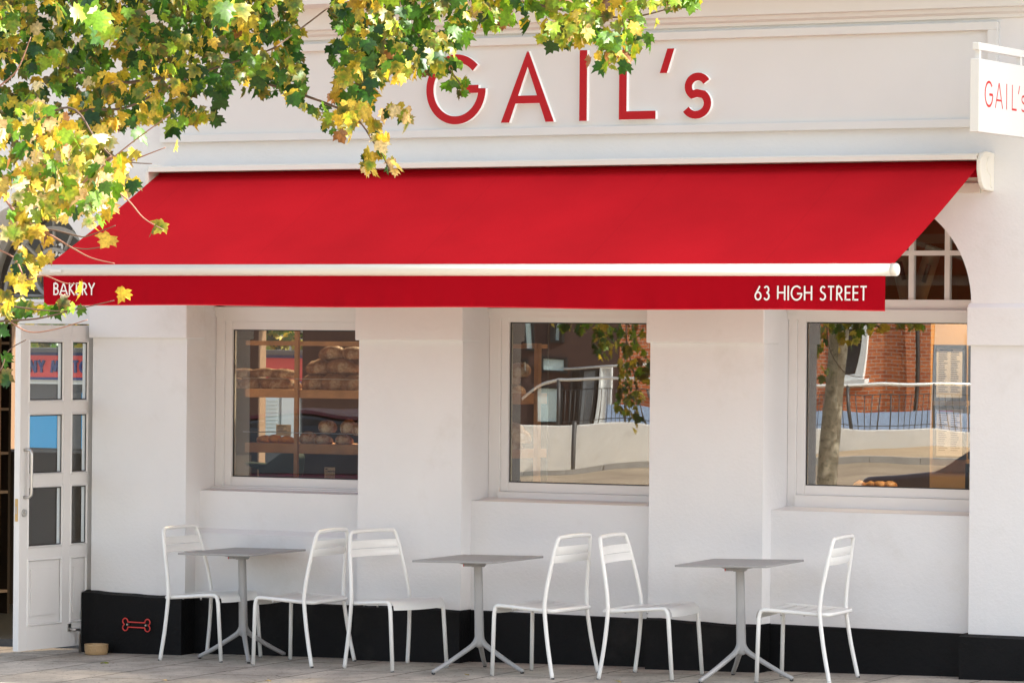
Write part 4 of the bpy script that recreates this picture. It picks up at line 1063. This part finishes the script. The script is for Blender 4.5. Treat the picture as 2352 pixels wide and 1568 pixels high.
for i in range(4):
    o = MB().lathe([(.035, 0), (.038, .02), (.038, .2), (.03, .25), (.013, .29), (.013, .37), (.011, .375)], n=16).build('bottle', PK[3], label='%s black bottle from the right on the bottom dark shelf' % ordn[i], cat='bottle', group='black bottles on the dark shelf')
    o.location = (xr_ - .06 - i * .10, YS + .1, z)
SPOTM = mat('spot_grey', (.16, .14, .11), .5)
# ceiling lamps (lit) and track spots
LL = 'round lit ceiling downlights inside the shop'
for i, (x_, y_, lb) in enumerate(((2.45, 1.2, 'lit round downlight in the ceiling behind the right window'), (3.1, 3.4, 'lit round downlight further back behind the right window'), (.4, 2.6, 'lit round downlight behind the middle window'), (-2.0, 2.1, 'lit round downlight behind the left window'), (-4.6, 3.0, 'lit round downlight inside the doorway'))):
    e = empty('ceiling_lamp', (x_, y_, 3.25), label=lb, cat='lamp', group=LL)
    MB().lathe([(.07, -.03), (.075, 0)], n=24).build('lamp_body', TRIM, e); MB().lathe([(.055, -.034), (.058, -.031)], n=24).build('lamp_disc', LAMP, e)
    l_ = bpy.data.lights.new('lamp_light', 'SPOT'); l_.energy = (90, 100, 90, 240, 12)[i]; l_.color = (1, .76, .48); l_.shadow_soft_size = .06; l_.spot_size = R(62 if i == 0 else 140); l_.spot_blend = .6
    lo_ = bpy.data.objects.new('lamp_light', l_); col.objects.link(lo_); lo_.parent = e; lo_.location = (0, 0, -.06)
for i, (px, py, ang, lb) in enumerate(((2128, 625, 18, 'white cylinder track spotlight seen through the right arched window'), (2072, 625, -14, 'white track spotlight at the left behind the right arched window'))):
    p = at(px, py, 1.6); e = empty('track_spotlight', (p.x, 1.6, p.z), label=lb, cat='spotlight', group='track spotlights'); e.rotation_euler = (0, R(ang), 0)
    MB().tube([(0, 0, .17), (0, 0, -.17)], .055, 24).build('lamp_body', SPOTM, e)
    MB().tube([(.03, -.07, .06), (.03, -.07, -.06)], .016, 10).build('mounting_arm', RUBBER, e)
MB().box(1.9, 3.3, 1.9, 1.96, at(2128, 548, 1.9).z - .03, at(2128, 548, 1.9).z + .03).build('ceiling_track', SPOTM, label='pale horizontal lighting track behind the right arched window', cat='track')

# ================================================================== BEHIND THE SHOP: GARAGE
YG = 40.
ga = empty('garage_building', tuple(at(400, 1030, YG)), label='low garage with red lettered fascia and blue doors seen through the shop', cat='garage')
ga.rotation_euler = (0, 0, R(0)); g0 = ga.location.copy()
BLUE = mat('garage_blue', (.03, .30, .55), .5); NAVY = mat('garage_navy', (.02, .035, .13), .6); GRED = mat('garage_red', (.62, .05, .04), .6); GDK = mat('garage_dark', (.08, .075, .07), .7); GWH = mat('garage_white', (.7, .72, .7), .6); SHUT = mat('shutter_white', (.72, .76, .74), .5)
def gp(mb, name, m, parent=None):
    o = mb.build(name, m, parent or ga)
    if not parent: o.location = -g0
    return o
def gx(px): return at(px, 900, YG).x
def gzv(py): return at(400, py, YG).z
xl, xr2 = gx(-60), gx(900)
gp(MB().box(xl, xr2, YG, YG + 6, -.9, gzv(815)), 'wall', GDK)
fas = gp(MB().box(xl, xr2, YG - .15, YG, gzv(870), gzv(819)), 'fascia_board', GRED)
gp(MB().box(xl, xr2, YG - .17, YG, gzv(819), gzv(812)), 'fascia_trim', NAVY); gp(MB().box(xl, xr2, YG - .17, YG, gzv(876), gzv(870)), 'fascia_trim', NAVY)
gp(MB().box(xl, xr2, YG - .3, YG + 6, gzv(812), gzv(802)), 'roof_edge', GDK)
gp(MB().box(xl, xr2, YG - .05, YG, gzv(886), gzv(876)), 'white_rail', GWH)
for a_, b_ in ((67, 97), (92, 120), (122, 150), (150, 168)): pass
hh = gzv(832) - gzv(860)
gt = lambda px: at(px, 850, YG - .18).x
text_mb('NY MOTOR', hh, gt(222) - gt(67), sw=.2, gap=.2, thick=.03, origin=(gt(67), YG - .155, gzv(859))).build('fascia_lettering', NAVY, fas)
for (p0, p1, q0, q1, m_, nm) in ((40, 140, 1035, 950, BLUE, 'garage_door'), (196, 216, 1035, 905, BLUE, 'garage_door'), (140, 195, 1035, 905, GDK, 'window'), (560, 648, 1000, 905, SHUT, 'roller_shutter'), (655, 690, 1000, 905, GWH, 'panel')):
    o = gp(MB().box(gx(p0), gx(p1), YG - .12, YG, gzv(q0), gzv(q1)), nm, m_)
sl = MB()
for i in range(11): z = gzv(1000 - i * 8.4); sl.box(gx(560), gx(646), YG - .17, YG - .12, z, z + .025)
gp(sl, 'shutter_slat', SHUT)
hedge = Leaves(); rdh = random.Random(9)
for i in range(2600):
    x_ = rdh.uniform(xl - 1, xr2 + 1); z_ = rdh.uniform(gzv(812), gzv(812) + 3.0); hedge.add(rdh, Vector((x_, YG + 2.2 + rdh.uniform(0, 1.6), z_)), Vector((rdh.uniform(-1, 1), rdh.uniform(-1, 1), -1)), Vector((.6, -.8, .4)) + Vector((rdh.uniform(-.5, .5),) * 3), .2, .25)
hedge.build('hedge', label='bright green and yellow foliage rising behind the garage roof', cat='hedge')

# ================================================================== ACROSS THE STREET (seen in the window glass)
YO = -60.
def ax(px, Yp): return at(px, 900, Yp + .78).x     # x of a thing standing at distance Yp, mirrored at px
def az(py, Yp, px=1500): return at(px, py, Yp + .78).z
x0, x1 = ax(800, 60), ax(2700, 60)
MB().box(x0, x1, YO - .3, YO, -3, az(976, 60)).build('retaining_wall', RENDERW, bevel=.02, label='low white rendered retaining wall across the street, mirrored in the windows', cat='wall')
RAIL = mat('rail_steel', (.75, .75, .72), .3, metal=.6); IRON = mat('rail_iron', (.05, .05, .05), .5)
xr0 = (ax(1270, 60) + ax(2300, 60)) / 2
rg = empty('street_railing', (xr0, YO - .1, 0), label='steel handrail with thin dark balusters on top of the white wall across the street', cat='railing')
def rgp(mb, nm, m): o = mb.build(nm, m, rg); o.location = (-xr0, -(YO - .1), 0)
zt_ = az(873, 60); zb_ = az(976, 60); xk = ax(1272, 60); xe = ax(2300, 60)
rgp(MB().tube([(ax(1190, 60), YO - .1, az(918, 60)), (xk, YO - .1, zt_), (xe, YO - .1, zt_ - .02)], .035, 8), 'handrail', RAIL)
rgp(MB().tube([(xk - .1, YO - .5, az(848, 60)), (ax(1520, 60), YO - .5, az(842, 60))], .03, 8), 'handrail', RAIL)
zr1, zr0 = az(897, 60), az(967, 60)
rgp(MB().tube([(xk, YO - .1, zr1), (xe, YO - .1, zr1)], .010, 6), 'top_rail', IRON); rgp(MB().tube([(xk, YO - .1, zr0), (xe, YO - .1, zr0)], .010, 6), 'bottom_rail', IRON)
x_ = xk; i = 0
while x_ < xe:
    if ax(1520, 60) < x_ < ax(1830, 60): x_ += .16; i += 1; continue
    big_ = i % 12 == 0
    rgp(MB().tube([(x_, YO - .1, zb_ - .1), (x_, YO - .1, zt_ if big_ else zr1)], .04 if big_ else .011, 6), 'post' if big_ else 'baluster', IRON)
    x_ += .16; i += 1
MB().lathe([(.075, 0), (.075, az(970, 60) + 1.9), (.04, az(970, 60) + 1.95)], n=16).build('shadow_post', IRON, label='dark round post in place of a lamp post shadow on the white wall across the street', cat='shadow_post').location = (ax(1338, 60), YO + .35, -1.9)  # dark post added where a lamp post's shadow falls on the wall
BLF = mat('pale_blue_boards', (.42, .56, .78), .5, var=.08)
MB().box(ax(1385, 62), ax(2600, 62), -62.1, -62, -1, az(935, 62)).build('board_fence', BLF, label='pale blue board fence behind the railing across the street', cat='fence')
DGL = mat('dark_glass', (.03, .035, .04), .1, spec=.8)
PGL = mat('sky_pane', (.62, .78, .78), .2)  # sky reflection put into the pane colour
YH = 66.
def house(name, pxa, pxb, m, label, wins, depth=6):
    xa_, xb_ = ax(pxa, YH), ax(pxb, YH); xm_ = (xa_ + xb_) / 2
    h_ = empty(name, (xm_, -YH, 0), label=label, cat='building')
    MB().box(xa_ - xm_, xb_ - xm_, -depth, 0, -2, 9).build('wall', m, h_)
    for (p0, p1, q0, q1, gm, fm, t) in wins:
        a_, b_ = ax(p0, YH) - xm_, ax(p1, YH) - xm_; z0_, z1_ = az(q1, YH), az(q0, YH)
        f = MB(); f.box(a_, b_, 0, .08, z0_, z0_ + t); f.box(a_, b_, 0, .08, z1_ - t, z1_); f.box(a_, a_ + t, 0, .08, z0_ + t, z1_ - t); f.box(b_ - t, b_, 0, .08, z0_ + t, z1_ - t)
        fo_ = f.build('window', fm, h_); MB().box(a_ + t, b_ - t, .0, .03, z0_ + t, z1_ - t).build('glass_pane', gm, fo_)
        if fm is GWH: MB().box(a_ - .1, b_ + .1, 0, .2, z0_ - .16, z0_).build('window_sill', GWH, fo_)
    return h_, xm_
bh, xm_ = house('brick_house', 1425, 2135, BRICK, 'orange brick house with white sash window across the street, mirrored in the glass',
   [(1925, 1990, 735, 862, DGL, GWH, .14), (1560, 1640, 735, 862, DGL, GWH, .14), (1700, 1780, 735, 862, DGL, GWH, .14), (1560, 1640, 540, 680, DGL, GWH, .14), (1700, 1780, 540, 680, DGL, GWH, .14), (1925, 1990, 540, 680, DGL, GWH, .14)])
q = MB(); xp_ = ax(2085, YH) - xm_; q.box(xp_ - .12, xp_ + .12, 0, .12, -2, 9); q.build('pilaster', BRICK, bh)
MB().tube([(ax(2100, YH) - xm_, .08, -2), (ax(2100, YH) - xm_, .08, 9)], .05, 8).build('drainpipe', IRON, bh)
BRN = mat('brown_clad', (.075, .042, .034), .7, var=.1)
GRYD = mat('grey_door', (.22, .24, .25), .5)
house('brown_clad_building', 300, 1422, BRN, 'dark brown clad building with pale windows across the street at the left',  # stretched left to darken the reflection in the left window
   [(1211, 1238, 660, 812, PGL, BLACKF, .06), (1202, 1216, 832, 862, PGL, BLACKF, .05), (1254, 1294, 822, 858, PGL, BLACKF, .06), (1240, 1286, 888, 972, PGL, BLACKF, .06), (1272, 1288, 700, 790, PGL, BLACKF, .06), (1304, 1332, 850, 990, INDARK, BLACKF, .05), (1334, 1368, 850, 990, GRYD, BLACKF, .05), (1371, 1402, 846, 990, GWH, GWH, .05), (1000, 1060, 700, 800, PGL, BLACKF, .06), (1100, 1150, 860, 960, PGL, BLACKF, .06)])
house('grey_rendered_house', 2137, 2700, mat('grey_render', (.34, .38, .42), .8), 'plain grey rendered house to the right of the brick one', [(2250, 2330, 735, 862, DGL, GWH, .12)])
# parked car
def make_car(name, paint, loc, rz, **k):
    c = empty(name, loc, rz, **k); b = MB()
    side = [(-2.05, .35), (-2.08, .62), (-1.98, .86), (-1.2, .95), (-.55, 1.36), (.35, 1.45), (1.35, 1.40), (1.85, 1.02), (2.02, .92), (2.08, .6), (2.02, .32)]
    low = [(-2.05, .35), (-2.08, .62), (-1.98, .86), (-1.2, .95), (1.85, 1.0), (2.02, .92), (2.08, .6), (2.02, .32)]
    b.prism([(x, -.82, z) for x, z in low], (0, 1.64, 0)); bo_ = b.build('body', paint, c, bevel=.05)
    g = MB(); rf = [(-1.15, .95), (-.55, 1.34), (.35, 1.43), (1.3, 1.38), (1.75, 1.0)]
    vs = [(x, -.78 if z < 1.05 else -.62, z) for x, z in rf] + [(x, .78 if z < 1.05 else .62, z) for x, z in rf]; m_ = len(rf)
    g.add(vs, [(i, i + 1, m_ + i + 1, m_ + i) for i in range(m_ - 1)] + [tuple(range(m_))[::-1], tuple(range(m_, 2 * m_))]); g.build('cabin_glass', DGL, c, bevel=.03)
    r = MB(); r.prism([(-.5, -.60, 1.352), (.35, -.60, 1.44), (1.25, -.60, 1.395), (1.25, -.60, 1.42), (.35, -.60, 1.47), (-.5, -.60, 1.38)], (0, 1.2, 0)); r.build('roof', paint, c)
    for x in (-1.3, 1.3):
        for y in (-.80, .66):
            w_ = MB(); w_.tube([(x, y, .32), (x, y + .16, .32)], .32, 24); wo = w_.build('wheel', RUBBER, c); MB().tube([(x, y - .01, .32), (x, y + .17, .32)], .19, 16).build('rim', STEEL, wo)
    for y in (-.6, .6): MB().blob((-2.05, y, .62), .05, .14, .07).build('headlight', GWH, c); MB().box(2.05, 2.09, y - .12, y + .12, .7, .85).build('tail_light', REDP, c)
    return c
MAROON = mat('maroon_paint', (.12, .012, .035), .2, coat=1)
cxm = ax(1140, 9) - 2.1
mc = make_car('parked_car', MAROON, (cxm, -9, gz(cxm, -9) - .12), R(8), label='tall maroon car parked at the kerb, mirrored in the left window', cat='car'); mc.scale = (1, 1, 1.2)
BLK = mat('black_paint', (.015, .017, .025), .2, coat=1)
cxm = ax(2150, 9)
make_car('black_hatchback', BLK, (ax(2050, 20) + 2.0, -20, gz(-8, -20) - .12), R(4), label='black car parked at the kerb, its bonnet mirrored low in the right window', cat='car')

# ================================================================== TREE
T = empty('maple_tree', (-.86, -6, gz(-.86, -6)), label='slender maple with green and yellow autumn leaves overhanging the shop front', cat='tree')
def tp_(mb, nm, m, parent=T, **k):
    o = mb.build(nm, m, parent, **k)
    if parent is T: o.location = -T.location
    return o
tb = Vector((-.88, -6, gz(-.86, -6) - .17))
trunk = smooth_path([tb, (-.85, -6, 1.0), (-.78, -6.02, 2.0), (-.70, -5.98, 3.0), (-.62, -5.9, 4.2), (-.4, -5.8, 6.0)], 6)
tp_(MB().tube(trunk, [.098 - .05 * i / (len(trunk) - 1) for i in range(len(trunk))], 16), 'trunk', BARK)
L = Leaves(); rd = random.Random(21)
def inter(tab, x):
    for (x0, y0), (x1, y1) in zip(tab, tab[1:]):
        if x0 <= x <= x1: return y0 + (y1 - y0) * (x - x0) / (x1 - x0)
    return -1
LOW = [(-60, 330), (0, 340), (90, 345), (170, 330), (250, 320), (300, 300), (345, 285), (390, 318), (455, 296), (500, 290), (530, 200), (550, 225), (600, 235), (650, 232), (680, 250), (720, 290), (770, 330), (800, 335), (830, 325), (850, 262), (880, 210), (930, 190), (985, 185), (1010, 175), (1050, 120), (1100, 92), (1160, 80), (1190, 60), (1230, 105), (1300, 118), (1340, 112), (1400, 130), (1440, 150), (1480, 120), (1505, 80), (1530, 35), (1570, 30), (1600, 38), (1625, -10), (1660, -60)]
HOLES = [(715, 25, 38, 60), (722, 110, 36, 60), (735, 190, 38, 60), (160, 275, 28, 22), (250, 105, 20, 22), (135, 230, 22, 14), (470, 235, 26, 16), (262, 158, 14, 20), (395, 85, 12, 14), (380, 230, 18, 12), (1010, 60, 22, 18), (1215, 40, 14, 16), (905, 175, 14, 10), (560, 200, 14, 12)]
def hole(x, y):
    return any(((x - a) / c) ** 2 + ((y - b_) / d) ** 2 < 1 for a, b_, c, d in HOLES)
def put(p, tone, size=None, curl=.55, spread=.8, lgp=.15, pale=.04):
    s_ = size or rd.uniform(.042, .078)
    tip = Vector((rd.gauss(0, .5), rd.gauss(0, .4), -1 + rd.gauss(0, .3)))
    nrm = Vector((.45 + rd.gauss(0, spread * .85), -.6 + rd.gauss(0, spread * .85), .35 + rd.gauss(0, .4)))
    L.add(rd, p - tip.normalized() * s_ * .5, tip, nrm, s_, tone, curl, lgp, pale)
    return s_
# dense overhanging foliage inside the view and above it
cnt = 0
while cnt < 5200:
    x = rd.uniform(-60, 1640); y = rd.uniform(-260, 350)
    lim = inter(LOW, x) - 12
    if y > lim or hole(x, y): continue
    if x > 1080 and rd.random() < .45: continue
    Yd = rd.uniform(-6.3, -4.2)
    if x > 1080: Yd = rd.uniform(-5.6, -4.6); cnt += .3
    p = at(x, y, Yd)
    tone = .12 + .26 * max(0, (y - 120) / 220) + (.10 if x > 1080 else 0) + .12 * math.sin(x * .023 + 1) + .1 * math.sin(x * .011 + y * .02)
    put(p, tone, lgp=.85 if x > 1080 else .2); cnt += 1  # lighter greens at the right put sunlight into the colour
# hanging sprays in front (nearer the road), sunlight put in as paler leaf colours
def spray(region, n, Y0, Y1, tone, size=None, curl=.3, lgp=.6):
    for _ in range(n):
        cx0, cy0, rx_, ry_ = rd.choice(region); a = rd.uniform(0, 6.283); q = rd.random() ** .6
        p = at(cx0 + rx_ * q * math.cos(a), cy0 + ry_ * q * math.sin(a), rd.uniform(Y0, Y1)); put(p, tone, size, curl, 1., lgp, .42)
spray([(170, 20, 60, 25), (240, 60, 45, 35), (520, 30, 40, 20)], 26, -8.2, -7.4, .12, .085)
spray([(60, 300, 90, 60), (150, 330, 90, 60), (60, 400, 80, 60), (190, 400, 70, 70), (250, 420, 60, 50), (120, 430, 80, 50)], 250, -8.2, -7.2, .58)
spray([(60, 470, 70, 50), (180, 470, 60, 40), (230, 490, 40, 35), (40, 520, 40, 40), (110, 490, 40, 35)], 62, -8.2, -7.2, .5)
spray([(85, 300, 80, 60), (200, 370, 80, 60), (90, 380, 90, 60), (120, 460, 90, 50)], 190, -6.8, -5.8, .55)
for (x, y, n, tn) in ((60, 590, 3, .4), (48, 560, 2, .5), (28, 620, 3, .6), (45, 640, 3, .85), (60, 660, 3, .9), (80, 620, 2, .9), (98, 545, 3, .9), (105, 590, 3, .9), (15, 690, 4, .5), (45, 705, 3, .35), (20, 730, 4, .4), (60, 715, 2, .4), (95, 708, 2, .35), (150, 700, 3, .3), (172, 715, 2, .35), (120, 728, 1, .3), (8, 760, 3, .3), (5, 830, 2, .3), (12, 868, 2, .3), (176, 664, 1, .95), (269, 686, 1, .95), (356, 530, 2, .4), (376, 522, 1, .4), (246, 565, 1, 1.), (388, 346, 1, 1.), (300, 350, 2, .9), (270, 300, 2, .9), (330, 300, 1, .8)):
    for _ in range(n): put(at(x + rd.uniform(-14, 14), y + rd.uniform(-12, 12), rd.uniform(-7.9, -7.3)), tn, rd.uniform(.045, .08), .45, 1.)
# sprays hanging on their own
spray([(1035, 190, 45, 25), (1060, 205, 30, 22), (1030, 160, 28, 18)], 22, -5.6, -5.2, .12)
spray([(868, 360, 26, 28), (845, 385, 18, 20), (895, 385, 22, 24), (870, 320, 30, 24)], 24, -5.8, -5.3, .75)
spray([(905, 262, 28, 16), (930, 275, 14, 20), (860, 290, 40, 20)], 16, -5.8, -5.3, .85)
spray([(1400, 140, 50, 22), (1290, 90, 60, 30), (1380, 70, 80, 40), (1460, 80, 40, 50)], 60, -5.9, -5.0, .35)
def am(px, py, Yp): q = at(px, py, Yp + .78); return Vector((q.x, -Yp, q.z))
for (px, py, rx_, ry_, n, Yp) in ((1330, 750, 60, 16, 24, 6.2), (1420, 770, 60, 40, 70, 6.4), (1460, 850, 40, 50, 60, 6.2), (1450, 930, 40, 40, 40, 6.0), (1380, 800, 40, 25, 20, 6.5), (1464, 985, 14, 12, 2, 6.), (1900, 752, 40, 14, 26, 5.6), (1985, 755, 60, 14, 34, 5.6), (2090, 750, 40, 8, 14, 5.6), (1885, 800, 22, 30, 12, 5.5), (1950, 790, 30, 20, 10, 5.5), (1895, 860, 18, 14, 6, 5.5)):
    for _ in range(n):
        a = rd.uniform(0, 6.283); q = rd.random() ** .5; put(am(px + rx_ * q * math.cos(a), py + ry_ * q * math.sin(a), Yp + rd.uniform(-.4, .4)), .3, lgp=.4)
# unseen crown above the frame, filled in to shade the leaves below
n_ = 0
while n_ < 6500:
    X_ = rd.uniform(-4.2, 5.2); Y_ = rd.uniform(-7.0, -3.9); Z_ = rd.uniform(4.15, 8.2)
    e = ((X_ - .4) / 4.6) ** 2 + ((Y_ + 5.4) / 1.7) ** 2 + ((Z_ - 5.6) / 2.7) ** 2
    if e > 1 or Z_ < 3.75 + .8 * (X_ - 2.2): continue
    # cut along the sun's slope so the right tip stays lit
    put(Vector((X_, Y_, Z_)), .2, rd.uniform(.07, .10)); n_ += 1
n_ = 0
while n_ < 900:   # street side of the crown, left of the view
    X_ = rd.uniform(-4.0, -.6); Y_ = rd.uniform(-8.0, -4.5); Z_ = rd.uniform(3.0, 4.8)
    put(Vector((X_, Y_, Z_)), .35, rd.uniform(.06, .09)); n_ += 1
ro_ = L.build('crown', T); ro_.location = -T.location
# limbs and twigs
HANG = []
def limb(P, r0, r1, m=TWIG, nm='branch'):
    q = smooth_path(P, 5); n = len(q); tp_(MB().tube(q, [r0 + (r1 - r0) * i / (n - 1) for i in range(n)], 7), nm, m)
j1 = Vector((-.66, -5.95, 3.6)); j2 = Vector((-.5, -5.85, 5.0)); j0 = Vector((-.72, -5.98, 2.9))
limb([j1, at(40, -60, -5.9), at(300, -30, -5.6), at(700, -40, -5.3), at(1100, -10, -5.2), at(1400, 40, -5.2), at(1540, 20, -5.2)], .018, .003)
limb([j1, at(60, 120, -5.6), at(250, 190, -5.2), at(500, 170, -5.0), at(780, 250, -5.3), at(860, 330, -5.5), at(900, 400, -5.6)], .014, .002)
limb([j2, at(300, -80, -5.6), at(800, -60, -5.2), at(960, 80, -5.3), at(1040, 170, -5.4), at(1070, 215, -5.4)], .015, .002)
limb([j2, at(200, -160, -5.2), at(600, -200, -4.8), at(1300, -120, -5.0)], .03, .006)
limb([j0, at(20, 300, -7.0), at(156, 247, -7.6), at(217, 315, -7.7), at(257, 359, -7.7), at(302, 373, -7.7), at(349, 376, -7.7)], .007, .002)
limb([at(257, 359, -7.7), at(217, 398, -7.7), at(291, 457, -7.7), at(330, 501, -7.7), at(376, 528, -7.7)], .006, .002, TWIGR)
limb([at(190, 420, -7.7), at(220, 396, -7.7), at(300, 330, -7.7), at(390, 264, -7.7)], .005, .002, TWIGR)
limb([at(224, 403, -7.7), at(300, 370, -7.7), at(380, 339, -7.7)], .005, .002, TWIGR)
limb([at(100, 280, -6), at(193, 254, -6), at(271, 251, -6), at(322, 234, -6), at(390, 197, -5.8), at(474, 163, -5.6), at(610, 119, -5.6), at(661, 88, -5.5), at(752, 20, -5.4)], .007, .004)
limb([at(-40, 230, -7.6), at(0, 197, -7.6), at(40, 160, -7.6), at(71, 85, -7.6)], .006, .002, TWIGR)
limb([at(-60, 380, -7.6), at(0, 442, -7.6), at(34, 485, -7.6), at(76, 518, -7.6), at(127, 546, -7.6), at(169, 571, -7.6), at(212, 593, -7.6), at(263, 605, -7.6)], .008, .002, TWIGR)
limb([at(-60, 530, -7.2), at(0, 525, -7.2), at(110, 527, -7.2), at(178, 542, -7.2), at(201, 542, -7.2), at(265, 518, -7.2)], .006, .002)
limb([at(169, 569, -7.5), at(200, 572, -7.5), at(246, 565, -7.5)], .003, .002)
limb([at(-40, 560, -7.6), at(30, 590, -7.6), at(60, 640, -7.6), at(102, 633, -7.6), at(148, 650, -7.6), at(193, 652, -7.6)], .005, .002, TWIGR)
limb([at(-60, 750, -7.6), at(0, 738, -7.6), at(83, 732, -7.6), at(148, 717, -7.6), at(190, 707, -7.6), at(262, 690, -7.6)], .006, .002)
limb([at(-40, 690, -7.6), at(40, 705, -7.6), at(120, 714, -7.6), at(160, 713, -7.6)], .005, .002)
limb([at(20, 735, -7.6), at(66, 762, -7.6), at(127, 756, -7.6), at(201, 734, -7.6)], .004, .002, TWIGR)
limb([at(-30, 860, -7.6), at(0, 850, -7.6), at(20, 805, -7.6), at(60, 780, -7.6)], .004, .002)

limb([trunk[-8], am(1500, 640, 6.2), am(1440, 760, 6.2), am(1465, 880, 6.1), am(1462, 975, 6.)], .014, .002)
limb([trunk[-12], am(1960, 700, 5.7), am(2000, 745, 5.6), am(2080, 755, 5.6)], .010, .002)
limb([trunk[-14], am(1900, 760, 5.6), am(1940, 850, 5.5), am(2000, 868, 5.5)], .006, .002)
